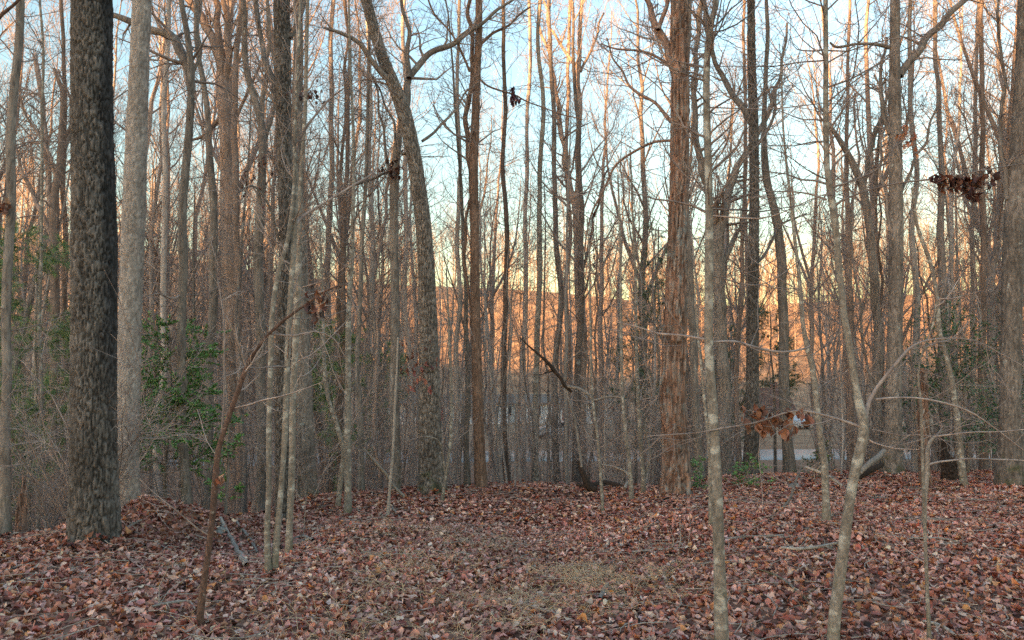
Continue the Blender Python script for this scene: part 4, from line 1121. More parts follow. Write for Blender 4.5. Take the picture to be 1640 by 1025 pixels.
# leaves drifted against the feet of the trees
dr = Acc()
for (rt_, d_, TP_, TR_) in TREES:
    if d_ > 15.5: continue
    bx, by = rt_.location.x, rt_.location.y
    rb_ = max(0.03, float(TR_[:2].max()))
    n_ = int(60 + 420 * rb_)
    an = gl.uniform(0, 6.28, n_); q_ = gl.random(n_) ** 1.3
    rr_ = rb_ * 0.95 + q_ * (0.10 + rb_ * 0.9)
    xx, yy = bx + rr_ * np.cos(an), by + rr_ * np.sin(an)
    zz = gz(xx, yy) + 0.015 + (0.03 + 0.25 * rb_) * (1 - q_) * gl.random(n_)
    scatter_leaves(dr, gl, xx, yy, zz, gl.uniform(0.05, 0.1, n_), mid_sh, 0.8)
o = dr.obj('leaf_drift', M_LEAF); o['kind'] = 'stuff'; o['label'] = 'fallen leaves drifted against the feet of the trunks'; o['category'] = 'leaf litter'
# twig fragments through the litter
tw = Acc(); n_ = 1900
yy = np.sqrt(gl.uniform(3.2 ** 2, 15 ** 2, n_)); xx = gl.uniform(-1, 1, n_) * (0.7 * yy + 0.6)
an = gl.uniform(0, 6.28, n_); L_ = gl.uniform(0.06, 0.5, n_) * (0.6 + gl.random(n_))
pp = []
for t_ in (0, 0.35, 0.7, 1.0):
    x2 = xx + np.cos(an + 0.5 * t_) * L_ * t_; y2 = yy + np.sin(an + 0.5 * t_) * L_ * t_
    pp.append(np.stack([x2, y2, gz(x2, y2) + 0.05 + 0.03 * gl.random(n_)], -1))
V, Q = tubes(np.stack(pp, 1), (gl.uniform(0.0014, 0.0045, n_))[:, None] * np.array([1, 0.9, 0.75, 0.4]), 4)
tw.add(V, Q)
o = tw.obj('twig_litter', M_BLEACH); o['kind'] = 'stuff'; o['label'] = 'small broken twigs scattered over the fallen leaves'; o['category'] = 'twig litter'

# the 290 leaves that show largest: single pieces of the ground
lm = []
for q in range(14):
    V_, T_ = leaf_shape('star' if q % 2 else 'oak', gl)
    c_ = LEAFC[gl.choice(len(LEAFC), p=LEAFW)] * gl.uniform(0.8, 1.15)
    lm.append(mk('fallen_leaf', V_, None, T_, M_LEAF, col=np.clip(c_, 0, 1), mesh_only=True))
for q in range(290):
    y_ = 3.45 + 2.6 * gl.random() ** 1.3; x_ = gl.uniform(-1, 1) * 0.69 * y_
    o = bpy.data.objects.new('fallen_leaf', lm[q % 14]); C.objects.link(o); o.parent = ground
    o.location = (x_, y_, float(gz(x_, y_)) + 0.045 + 0.015 * gl.random())
    o.rotation_euler = (gl.normal() * 0.25, gl.normal() * 0.25, gl.uniform(0, 6.28))
    s_ = gl.uniform(0.055, 0.10); o.scale = (s_, s_, s_)

# dry straw in the middle of the path
ga = Acc()
N = 8500
cx_ = np.concatenate([gl.normal(-0.2, 0.85, N), gl.normal(0.9, 0.35, N // 5)]); cy_ = np.concatenate([3.3 + 6.5 * gl.random(N) ** 1.7, gl.normal(6.6, 0.5, N // 5)])
k_ = (vn(cx_ * 1.9, cy_ * 1.9, 0 * cx_ + 3) * 0.5 + vn(cx_ * 7, cy_ * 5, 0 * cx_ + 3) * 0.5) > 0.52
cx_, cy_ = cx_[k_], cy_[k_]; N = len(cx_)
an = gl.uniform(0, 6.28, N); ln_ = gl.uniform(0.06, 0.2, N); el_ = np.abs(gl.normal(size=N)) * 0.5
S_ = np.stack([cx_, cy_, gz(cx_, cy_) + 0.015 + 0.035 * gl.random(N)], -1)
D_ = np.stack([np.cos(an) * np.cos(el_), np.sin(an) * np.cos(el_), np.sin(el_)], -1)
st_ = np.stack([S_, S_ + D_ * (ln_ * 0.5)[:, None] + np.array([0, 0, 0.012]), S_ + D_ * ln_[:, None] - np.array([0, 0, 0.01])], 1)
V, Q = tubes(st_, np.full((N, 3), 0.0017) * np.array([1, 0.9, 0.4]), 3)
cc_ = np.array([(0.58, 0.41, 0.25), (0.68, 0.50, 0.32), (0.42, 0.26, 0.16)])[gl.integers(0, 3, N)]
ga.add(V, Q, None, np.repeat(cc_, 9, axis=0))
o = ga.obj('dry_grass', M_STRAW); o['kind'] = 'stuff'; o['label'] = 'flattened straw coloured grass among the leaves on the path'; o['category'] = 'dry grass'


# ------------------------------------------------------------------ dead leaves still hanging in the trees
def hang_leaves(px, py, spread, n, root, d, c=0, size=(0.05, 0.08), col=None, droop=True):
    ctr = P(px, py, d)
    N = n
    p = ctr + gl.normal(size=(N, 3)) * np.array([spread[0], min(spread) * 0.8, spread[1]])
    acc = Acc()
    base_c = np.array(col if col is not None else [(0.10, 0.04, 0.03), (0.16, 0.065, 0.04), (0.06, 0.03, 0.025)])
    shapes = [leaf_shape('mid', gl) for _ in range(5)] if size[1] < 0.1 else [leaf_shape('oak', gl) for _ in range(8)]
    # leaves hang down: rotate shapes so that they point downwards
    sh2 = []
    for V_, T_ in shapes:
        W_ = V_.copy(); W_[:, 1], W_[:, 2] = V_[:, 2].copy(), -V_[:, 1]
        sh2.append((W_, T_))
    scatter_leaves(acc, gl, p[:, 0], p[:, 1], p[:, 2], gl.uniform(size[0], size[1], N), sh2, 0.5, base_c)
    loc = root.location
    o = acc.obj('dead_leaves', M_LEAF, parent=root, loc=list(loc)); o['kind'] = 'stuff'
    # stalk twigs joining the cluster
    m = max(4, n // 6)
    a = np.repeat(ctr[None], m, 0) + gl.normal(size=(m, 3)) * 0.02; b = p[gl.integers(0, N, m)]
    tw = np.stack([a, (a + b) / 2 + gl.normal(size=(m, 3)) * 0.02, b], 1)
    V, Q = tubes(tw, np.full((m, 3), 0.0018), 3)
    mk('leaf_twigs', V, Q, None, M_TWIG, parent=root, loc=list(loc))['kind'] = 'stuff'


def find(text):
    for t in TREES:
        if text in t[0]['label']: return t[0], t[1]
    raise KeyError(text)


RUST = [(0.30, 0.13, 0.08), (0.22, 0.09, 0.055), (0.38, 0.20, 0.13), (0.13, 0.055, 0.04)]
kr, kd = find('kinked foreground lichen')
hang_leaves(1238, 684, (0.085, 0.04), 44, kr, 4.35, size=(0.035, 0.075), col=RUST)
hang_leaves(1215, 668, (0.04, 0.025), 10, kr, 4.35, size=(0.05, 0.08), col=RUST)
hang_leaves(1272, 668, (0.05, 0.02), 8, kr, 4.35, size=(0.05, 0.08), col=RUST)
for (a_, b_, c_) in ((1502, 289, 7), (1515, 294, 8), (1532, 293, 8), (1546, 300, 10), (1553, 318, 9), (1566, 292, 7), (1586, 285, 6)):
    hang_leaves(a_, b_, (0.025, 0.022), c_, kr, 4.25, size=(0.045, 0.075))
lr_, ld = find('big trunk leaning left')
hang_leaves(664, 582, (0.22, 0.22), 34, lr_, 13.2, size=(0.06, 0.11), col=[(0.20, 0.085, 0.06), (0.12, 0.05, 0.04)])
hang_leaves(672, 604, (0.12, 0.14), 13, lr_, 13.2, size=(0.1, 0.15), col=[(0.42, 0.17, 0.12), (0.30, 0.10, 0.08)])
hr, hd = find('reddish brown sapling')
hang_leaves(505, 492, (0.045, 0.045), 22, hr, 4.75, size=(0.04, 0.07))
hang_leaves(350, 768, (0.02, 0.015), 6, hr, 4.75, size=(0.04, 0.06), col=RUST)
sr_, sd = find('dark hollow scar')
for (a_, b_) in ((468, 12), (500, 150), (484, 155)):
    hang_leaves(a_, b_, (0.10, 0.08), 13, sr_, 9.6, size=(0.05, 0.085))
br_, bd = find('tangled with dead leaves')
for (a_, b_) in ((400, 290), (412, 270), (404, 300)):
    hang_leaves(a_, b_, (0.18, 0.2), 10, br_, 14.6, size=(0.07, 0.12))
sn_, sd_ = find('snapped top')
hang_leaves(632, 270, (0.14, 0.12), 30, sn_, 14, size=(0.08, 0.14))
tr_, td = find('tall straight trunk at right')
hang_leaves(1457, 222, (0.10, 0.12), 26, tr_, 14.8, size=(0.10, 0.16), col=RUST)
fr_, fd = find('red brown trunk that forks')
hang_leaves(823, 162, (0.07, 0.05), 9, fr_, 14.4, size=(0.1, 0.15), col=[(0.06, 0.02, 0.03), (0.10, 0.03, 0.035)])
hang_leaves(821, 148, (0.04, 0.12), 12, fr_, 14.4, size=(0.1, 0.15), col=[(0.06, 0.02, 0.03), (0.10, 0.03, 0.035)])
lfr, lfd = find('tall trunk forking in two')
hang_leaves(948, 385, (0.10, 0.35), 16, lfr, 21.5, size=(0.12, 0.18))
ser, _ = find('slim brown trunk at the far left edge')
hang_leaves(6, 330, (0.06, 0.06), 16, ser, 8.5, size=(0.06, 0.1), col=RUST)


# ------------------------------------------------------------------ evergreens
def holly(name, label, cat, px, d, H, rad, n_br, n_leaf, colr, zlo=0.3, leafs=(0.05, 0.085), trunkmat=None, group=None, flat=0.6, needle=False, r0=0.03):
    x = (px - 820) / F_PX * d; z = float(gz(x, d)); loc = np.array([x, d, z])
    root = thing(name, label, cat, loc, group)
    n = 9
    tp = np.stack([x + np.cumsum(gl.normal(size=n)) * 0.02 * H / 3, d + np.cumsum(gl.normal(size=n)) * 0.02 * H / 3, z + np.linspace(-0.1, H, n)], -1)[None]
    tr = np.linspace(r0, r0 * 0.25, n)[None]
    V, Q = tubes(tp, tr, 8); mk('trunk', V, Q, None, trunkmat or M_GREY, parent=root, loc=loc)
    acc = Acc()
    a, ra = sprout(tp, tr, n_br, 7, (rad * 0.6, rad * 1.25), (60, 90), 0.06, 0.13, zlo, 1, 0.4, 0.006, 0.003, gl, 1, 0.45)
    V, Q = tubes(a, ra, 4); acc.add(V, Q)
    b, rb = sprout(a, ra, 6, 5, (rad * 0.2, rad * 0.5), (30, 65), 0.04, 0.15, 0.15, 1, 0.6, 0.004, 0.002, gl)
    V, Q = tubes(b, rb, 3); acc.add(V, Q)
    acc.obj('branches', M_TWIG, parent=root, loc=loc)['kind'] = 'stuff'
    allp = np.concatenate([b.reshape(-1, 3)])
    # foliage lies along the twigs
    m = n_leaf
    bi = gl.integers(0, len(b), m); t = gl.uniform(0.1, 1, m) * 4; i0 = np.minimum(t.astype(int), 3); f = (t - i0)[:, None]
    pts = b[bi, i0] * (1 - f) + b[bi, i0 + 1] * f
    tdir = nrm(b[bi, i0 + 1] - b[bi, i0])
    cols = np.array(colr)[gl.integers(0, len(colr), m)] * gl.uniform(0.7, 1.35, (m, 1))
    fol = Acc()
    if needle:
        K = needle
        dirs = nrm(np.repeat(tdir, K, 0) * 0.7 + gl.normal(size=(m * K, 3)) * 0.55)
        s_ = np.repeat(pts, K, 0); L_ = gl.uniform(leafs[0], leafs[1], (m * K, 1))
        side = nrm(np.cross(dirs, gl.normal(size=(m * K, 3)))) * 0.0022 * (d / 9.0) ** 0.5
        V = np.stack([s_ - side, s_ + side, s_ + dirs * L_ + np.array([0, 0, -0.01])], 1).reshape(-1, 3)
        T_ = np.arange(m * K * 3).reshape(-1, 3)
        fol.add(V, None, T_, np.repeat(np.repeat(cols, K, 0), 3, 0))
        fol.obj('needles', M_GREEN, parent=root, loc=loc, smooth=False)['kind'] = 'stuff'
    else:
        dirs = nrm(tdir * 0.6 + gl.normal(size=(m, 3)) * np.array([0.6, 0.6, 0.25]))
        up = nrm(np.array([0, 0, 1.0]) + gl.normal(size=(m, 3)) * flat)
        side = nrm(np.cross(dirs, up)); L_ = gl.uniform(leafs[0], leafs[1], (m, 1)); Wd = L_ * 0.24
        nn_ = np.cross(side, dirs)
        V = np.stack([pts, pts + dirs * L_ * 0.5 + side * Wd + nn_ * Wd * 0.25, pts + dirs * L_, pts + dirs * L_ * 0.5 - side * Wd + nn_ * Wd * 0.25], 1).reshape(-1, 3)
        q = np.arange(m) * 4
        T_ = np.concatenate([np.stack([q, q + 1, q + 2], -1), np.stack([q, q + 2, q + 3], -1)])
        fol.add(V, None, T_, np.repeat(cols, 4, 0))
        fol.obj('foliage', M_GREEN, parent=root, loc=loc, smooth=False)['kind'] = 'stuff'
    return root


HOL = [(0.13, 0.27, 0.08), (0.17, 0.33, 0.10), (0.09, 0.18, 0.06), (0.22, 0.38, 0.14)]
PIN = [(0.20, 0.29, 0.11), (0.15, 0.24, 0.09), (0.25, 0.34, 0.15)]
DPN = [(0.09, 0.14, 0.07), (0.07, 0.115, 0.055), (0.12, 0.17, 0.085)]
holly('evergreen_shrub', 'glossy green evergreen shrub between the pale grey trunk and the hooked sapling', 'shrub', 285, 10.9, 2.6, 1.05, 64, 15000, HOL, 0.25, (0.035, 0.06))
holly('evergreen_shrub', 'low sprig of evergreen leaves at the lower right of the glossy green shrub', 'shrub', 372, 10.9, 1.4, 0.45, 12, 500, HOL, 0.25)
holly('pine_tree', 'young pine with soft light green needles showing left of the thickest oak', 'tree', 66, 12.5, 5.2, 1.3, 56, 6500, PIN, 0.12, (0.09, 0.14), needle=7, r0=0.035)
holly('pine_tree', 'small pine whose needles reach in from the left edge of the view', 'tree', -30, 11.5, 4.6, 1.2, 34, 2600, PIN, 0.25, (0.08, 0.13), needle=7, r0=0.035)
holly('pine_tree', 'soft green young pine behind the two pale stems left of the middle', 'tree', 527, 18, 3.9, 1.3, 40, 3200, PIN, 0.12, (0.09, 0.14), needle=6, r0=0.04)
holly('pine_tree', 'green young pine between the dark stem and the snapped dark trunk', 'tree', 612, 22, 4.4, 1.3, 26, 1600, PIN, 0.3, (0.1, 0.15), needle=6, r0=0.04)
holly('evergreen_tree', 'tall dark evergreen just left of the red barked tree', 'tree', 1052, 21, 7.6, 1.35, 44, 2900, DPN, 0.15, (0.09, 0.15), needle=6, r0=0.07)
holly('evergreen_tree', 'dark evergreen half hidden by the red barked tree, on its left', 'tree', 1010, 26, 5.5, 1.3, 26, 1500, DPN, 0.2, (0.1, 0.15), needle=6, r0=0.06)
holly('evergreen_tree', 'dark green evergreen between the rough dark trunk and the slender curving trunk', 'tree', 1240, 23, 5.4, 1.2, 34, 2400, DPN, 0.42, (0.09, 0.15), needle=6, r0=0.06)
holly('evergreen_tree', 'dark evergreen behind the wide V tree', 'tree', 1165, 27, 5.5, 1.4, 30, 1800, DPN, 0.25, (0.1, 0.15), needle=6, r0=0.06)
holly('evergreen_shrub', 'broad dark evergreen shrub left of the right edge trunk, behind the pale leaning stem', 'shrub', 1540, 16, 3.3, 1.5, 54, 8500, [(0.08, 0.16, 0.08), (0.11, 0.20, 0.10), (0.055, 0.115, 0.055)], 0.18, (0.035, 0.065))
holly('evergreen_shrub', 'dark evergreen shrub directly in front of the right edge trunk foot', 'shrub', 1612, 14.5, 2.0, 1.0, 34, 2600, [(0.08, 0.16, 0.08), (0.11, 0.20, 0.10), (0.055, 0.115, 0.055)], 0.2, (0.035, 0.065))
holly('evergreen_shrub', 'greyish evergreen shrub behind the tall orange limbed tree', 'shrub', 1455, 19, 2.6, 1.1, 26, 1600, [(0.07, 0.14, 0.07), (0.09, 0.17, 0.08)], 0.25, (0.06, 0.10))
holly('evergreen_tree', 'dull green evergreen rising above the dark shrub at far right', 'tree', 1590, 25, 6.0, 1.6, 34, 2200, DPN, 0.3, (0.1, 0.15), needle=6, r0=0.06)
holly('evergreen_sprig', 'small green seedling in the leaves right of the banded foreground trunk', 'plant', 1192, 13.4, 0.35, 0.5, 16, 700, HOL, 0.1, (0.04, 0.07), r0=0.012)
holly('evergreen_sprig', 'low evergreen seedling at the right foot of the red barked tree', 'plant', 1118, 13.2, 0.5, 0.4, 12, 400, HOL, 0.15, (0.04, 0.07), r0=0.012)
holly('evergreen_sprig', 'mossy green seedling beside the dark curving trunk and road', 'plant', 1305, 14.6, 0.6, 0.45, 14, 600, [(0.07, 0.11, 0.03), (0.05, 0.08, 0.025)], 0.15, (0.03, 0.06), r0=0.012)


# ------------------------------------------------------------------ fallen wood
def stick(name, label, cat, pts, mat, lift=None, dd=0.0, twigs=0, d=None):
    rows = []
    for q, p_ in enumerate(pts):
        px_, py_, w_ = p_[:3]
        dq = (hit(px_, py_) if d is None else d + dd * q / max(1, len(pts) - 1))
        pt = P(px_, py_, dq)
        r_ = 0.5 * w_ / F_PX * dq
        if d is None: pt = np.array([pt[0], pt[1], float(gz(pt[0], pt[1])) + r_ + 0.035])
        rows.append((*pt, r_))
    rows = np.array(rows)
    c = crspline(rows, max(0.03, rows[:, 3].mean() * 1.5))
    s_ = np.arange(len(c)) * 0.21
    c[:, :3] += (np.stack([vn(s_, s_ * 0 + pts[0][0], s_ * 0), vn(s_, s_ * 0, s_ * 0 + pts[0][0]), s_ * 0 + 0.5], -1) - 0.5) * c[:, 3:4] * 1.2
    loc = c[0, :3].copy()
    V, Q = tubes(c[None, :, :3], np.maximum(c[None, :, 3], 0.002), 9)
    if twigs:
        root = thing(name, label, cat, loc)
        mk('limb', V, Q, None, mat, parent=root, loc=loc)
        idx = np.linspace(0, len(c) - 1, 7).astype(int)
        a, ra = sprout(c[None, idx, :3], c[None, idx, 3], twigs, 5, (0.12, 0.6), (30, 70), 0.05, 0.2, 0.1, 1, 0.5, 0.003, 0.0015, gl)
        V, Q = tubes(a, ra, 4)
        mk('twigs', V, Q, None, mat, parent=root, loc=loc)['kind'] = 'stuff'
        return root
    o = mk(name, V, Q, None, mat, loc=loc); tag(o, label, cat)
    return o


sg = stick('broken_limb', 'broken black arching limb propped up in the middle distance, its butt in the leaves', 'dead limb',
           [(958, 783, 9), (944, 780, 12), (936, 766, 10), (929, 750, 8), (926, 738, 5)], M_DEAD, d=13.6, dd=0.0)
stick('broken_limb', 'thin bleached limb standing up from the black broken butt, right of middle', 'dead limb',
      [(931, 748, 5), (927, 720, 4), (923, 690, 3.5), (918, 665, 3.5), (911, 640, 3), (907, 618, 3)], M_BLEACH, d=13.6, dd=0.1)
stick('hanging_limb', 'dark snapped limb hanging diagonally above the bleached standing limb', 'dead limb',
      [(915, 628, 4), (903, 615, 6), (893, 600, 6), (882, 585, 6), (868, 573, 4.5), (850, 557, 3), (832, 540, 1.5)], M_DEAD, d=13.7, dd=-0.3, twigs=7)
stick('hanging_limb', 'pale thin limb reaching right from the dark snapped limb to the slim sapling', 'dead limb',
      [(900, 618, 5), (925, 622, 5), (945, 634, 5), (952, 641, 4), (970, 636, 4), (990, 636, 3), (1005, 642, 2)], M_BLEACH, d=13.7, dd=-0.4, twigs=6)
stick('fallen_log', 'black charred log lying in the leaves at the foot of the broken limb', 'log',
      [(925, 783, 6), (945, 786, 9), (965, 781, 9), (985, 783, 8), (1003, 785, 4)], M_DEAD)
stick('fallen_branch', 'bleached forked branch sticking up left of the red barked tree', 'branch',
      [(1000, 782, 5), (1003, 775, 5), (1008, 768, 5), (1000, 755, 4), (985, 748, 3), (965, 744, 2)], M_BLEACH, d=13.2, dd=0.3, twigs=8)
stick('fallen_branch', 'long pale stick lying in the leaves below the left leaf mound', 'branch',
      [(352, 838, 6), (366, 864, 6), (380, 890, 7), (394, 915, 8)], M_BLEACH)
stick('fallen_branch', 'second pale stick, just right of the long one below the leaf mound', 'branch',
      [(378, 842, 4), (392, 860, 4), (404, 878, 4), (412, 892, 4)], M_BLEACH)
stick('fallen_branch', 'pale stick resting on the slope at the foot of the thickest oak', 'branch',
      [(198, 858, 4), (212, 848, 4), (226, 840, 3)], M_BLEACH)
stick('fallen_branch', 'small forked stick near the foot of the hooked sapling', 'branch',
      [(243, 982, 3), (262, 978, 4), (285, 974, 4), (303, 974, 3), (312, 985, 2)], M_BLEACH, twigs=3)
stick('fallen_branch', 'short thick grey stick in the leaves near the bottom middle right', 'branch',
      [(962, 972, 8), (966, 962, 8), (972, 950, 8), (978, 945, 5)], M_BLEACH, twigs=2)
stick('fallen_branch', 'thin stick on the slope below the thin pale pole', 'branch',
      [(628, 818, 3), (636, 828, 3), (643, 838, 3)], M_BLEACH)
stick('fallen_branch', 'thin dead branch with many twigs lying right of the path', 'branch',
      [(1010, 892, 3), (1040, 889, 3), (1075, 888, 4), (1105, 884, 3), (1130, 880, 3)], M_BLEACH, twigs=14)
stick('fallen_branch', 'long thin branch on the leaves right of the banded foreground trunk', 'branch',
      [(1165, 872, 4), (1190, 868, 4), (1225, 868, 4), (1260, 866, 3), (1290, 872, 3)], M_BLEACH, twigs=8)
stick('fallen_branch', 'twiggy dead branch on the leaves left of the kinked foreground tree', 'branch',
      [(1252, 885, 4), (1275, 888, 5), (1305, 886, 5), (1340, 879, 4)], M_BLEACH, twigs=12)
stick('fallen_branch', 'curved twig arching over the leaves at lower right centre', 'branch',
      [(1215, 920, 2), (1250, 935, 3), (1280, 960, 3), (1305, 985, 3)], M_GREY, twigs=4)
stick('fallen_branch', 'thin twig lying right of the tall straight sapling', 'branch',
      [(1440, 862, 2), (1470, 870, 3), (1510, 870, 3), (1550, 880, 2)], M_BLEACH, twigs=6)
stick('fallen_branch', 'pale curved twig at the bottom right by the sapling foot', 'branch',
      [(1480, 1008, 4), (1500, 1012, 5), (1520, 1022, 5), (1530, 1030, 4)], M_BLEACH, twigs=2)
stick('fallen_branch', 'long twig curving up from the leaves beside the mossy footed trunk', 'branch',
      [(1234, 842, 4), (1250, 818, 4), (1264, 800, 4), (1273, 775, 4), (1281, 755, 3), (1286, 730, 2)], M_GREY, d=9.2, dd=0.6)
stick('fallen_log', 'bleached log leaning on the foot of the orange limbed tree', 'log',
      [(1378, 758, 8), (1392, 742, 9), (1404, 733, 9), (1416, 722, 8)], M_BLEACH, d=13.7, dd=0.6)
stick('fallen_log', 'dark rotten log behind the kinked foreground tree', 'log',
      [(1370, 768, 9), (1385, 758, 10), (1400, 750, 9), (1412, 744, 7)], M_DEAD, d=13.9, dd=0.6)
stick('fallen_branch', 'small pile of pale twigs left of the kinked foreground tree foot', 'branch',
      [(1290, 748, 4), (1310, 755, 5), (1330, 765, 5), (1350, 778, 4)], M_BLEACH, d=12.5, dd=-0.4, twigs=9)
stick('fallen_branch', 'tiny pale branch lying on the trough edge left of middle', 'branch',
      [(470, 870, 4), (485, 866, 5), (500, 872, 4)], M_BLEACH, twigs=5)
stick('fallen_branch', 'stick leaning behind the leaning oak, from the pale stem down to the leaves', 'branch',
      [(645, 795, 5), (628, 775, 5), (610, 750, 5), (592, 728, 4), (580, 718, 3)], M_BLEACH, d=12.8, dd=-0.4, twigs=3)
stick('dead_branch', 'dark bare branch poking in at the top left corner', 'branch',
      [(-12, 42, 6), (5, 22, 6), (20, 10, 5), (36, -6, 4)], M_BROWN, d=4.2)

# jagged stump and grey rock
def stump(name, label, px, py, wpx, hpx, d, mat, cat='stump'):
    ctr = P(px, py, d); r = 0.5 * wpx / F_PX * d; H = hpx / F_PX * d
    z0 = float(gz(ctr[0], ctr[1])) - 0.05
    k = 22; n = 14
    al = np.arange(k) * 2 * math.pi / k
    top = H * (0.55 + 0.45 * np.clip(np.cos(al - 2.2), 0, 1)) * (0.82 + 0.36 * gl.random(k))
    V = []
    for i_ in range(n):
        t = i_ / (n - 1)
        rr_ = r * (1.25 - 0.35 * t + 0.16 * np.sin(al * 3 + t * 2) + 0.10 * gl.normal(size=k))
        V.append(np.stack([ctr[0] + rr_ * np.cos(al), d + rr_ * np.sin(al), z0 + top * t], -1))
    for t in (0.95, 0.6):
        rr_ = r * (0.5 if t > 0.9 else 0.3) + 0 * al
        V.append(np.stack([ctr[0] + rr_ * np.cos(al), d + rr_ * np.sin(al), z0 + top * (t - 0.1)], -1))
    n += 2
    V = np.concatenate(V)
    i_ = np.arange(n - 1)[:, None]; j_ = np.arange(k)[None]
    Q = np.stack([i_ * k + j_, i_ * k + (j_ + 1) % k, (i_ + 1) * k + (j_ + 1) % k, (i_ + 1) * k + j_], -1).reshape(-1, 4)
    o = mk(name, V, Q, None, mat, loc=(ctr[0], d, z0), smooth=False); tag(o, label, cat)


stump('broken_stump', 'jagged red brown rotten stump at the far left behind the leaf bank', 33, 860, 15, 105, 8.9, M_CEDAR)
stump('broken_stump', 'small dark rotten stump behind the two thin saplings at right', 1521, 745, 20, 70, 14.6, M_DEAD)


def rock(label, px, py, d, s, mat):
    ctr = P(px, py, d); z0 = float(gz(ctr[0], ctr[1]))
    bm_n, bm_m = 14, 10
    th = np.linspace(0, 2 * math.pi, bm_n, endpoint=False); ph = np.linspace(0.05, math.pi - 0.05, bm_m)
    TH_, PH_ = np.meshgrid(th, ph)
    u = np.stack([np.cos(TH_) * np.sin(PH_), np.sin(TH_) * np.sin(PH_), np.cos(PH_)], -1).reshape(-1, 3)
    q_ = 1 + 0.5 * (vn(u[:, 0] * 2 + px, u[:, 1] * 2, u[:, 2] * 2) - 0.5) + 0.2 * (vn(u[:, 0] * 6 + px, u[:, 1] * 6, u[:, 2] * 6) - 0.5)
    V = u * q_[:, None] * np.array(s) + np.array([ctr[0], d, z0 + s[2] * 0.3])
    i_ = np.arange(bm_m - 1)[:, None]; j_ = np.arange(bm_n)[None]
    Q = np.stack([i_ * bm_n + j_, i_ * bm_n + (j_ + 1) % bm_n, (i_ + 1) * bm_n + (j_ + 1) % bm_n, (i_ + 1) * bm_n + j_], -1).reshape(-1, 4)
    T_ = [(0, a_, (a_ + 1) % bm_n) for a_ in range(1, bm_n - 1)]
    b0 = (bm_m - 1) * bm_n
    T_ += [(b0, b0 + a_ + 1, b0 + a_) for a_ in range(1, bm_n - 2)]
    o = mk('rock', V, Q, T_, mat, loc=(ctr[0], d, z0), smooth=False); tag(o, label, 'rock')


M_ROCK = bark('lichen rock', (0.12, 0.11, 0.10), (0.34, 0.32, 0.29), lichen=(0.5, 0.5, 0.46), lamt=0.3, lscale=14, sc_xy=14, sc_z=14, var=0)
rock('pale grey rock between the hooked sapling and the lichen clump', 353, 832, 9.0, (0.07, 0.06, 0.06), M_ROCK)
rock('small grey rock in the leaves beside the twiggy pile right of the path', 1272, 770, 13.2, (0.11, 0.08, 0.07), M_ROCK)


# ------------------------------------------------------------------ houses and cars across the road
def box(acc, x0, x1, y0, y1, z0, z1):
    V = np.array([(x, y, z) for z in (z0, z1) for y in (y0, y1) for x in (x0, x1)], float)
    acc.add(V, [(0, 2, 3, 1), (4, 5, 7, 6), (0, 1, 5, 4), (2, 6, 7, 3), (0, 4, 6, 2), (1, 3, 7, 5)])


M_GLASS = flat_mat('window glass', (0.03, 0.035, 0.04), 0.1, 0.05)
M_TRIM = flat_mat('white trim paint', (0.72, 0.72, 0.70), 0.5, 0.03)


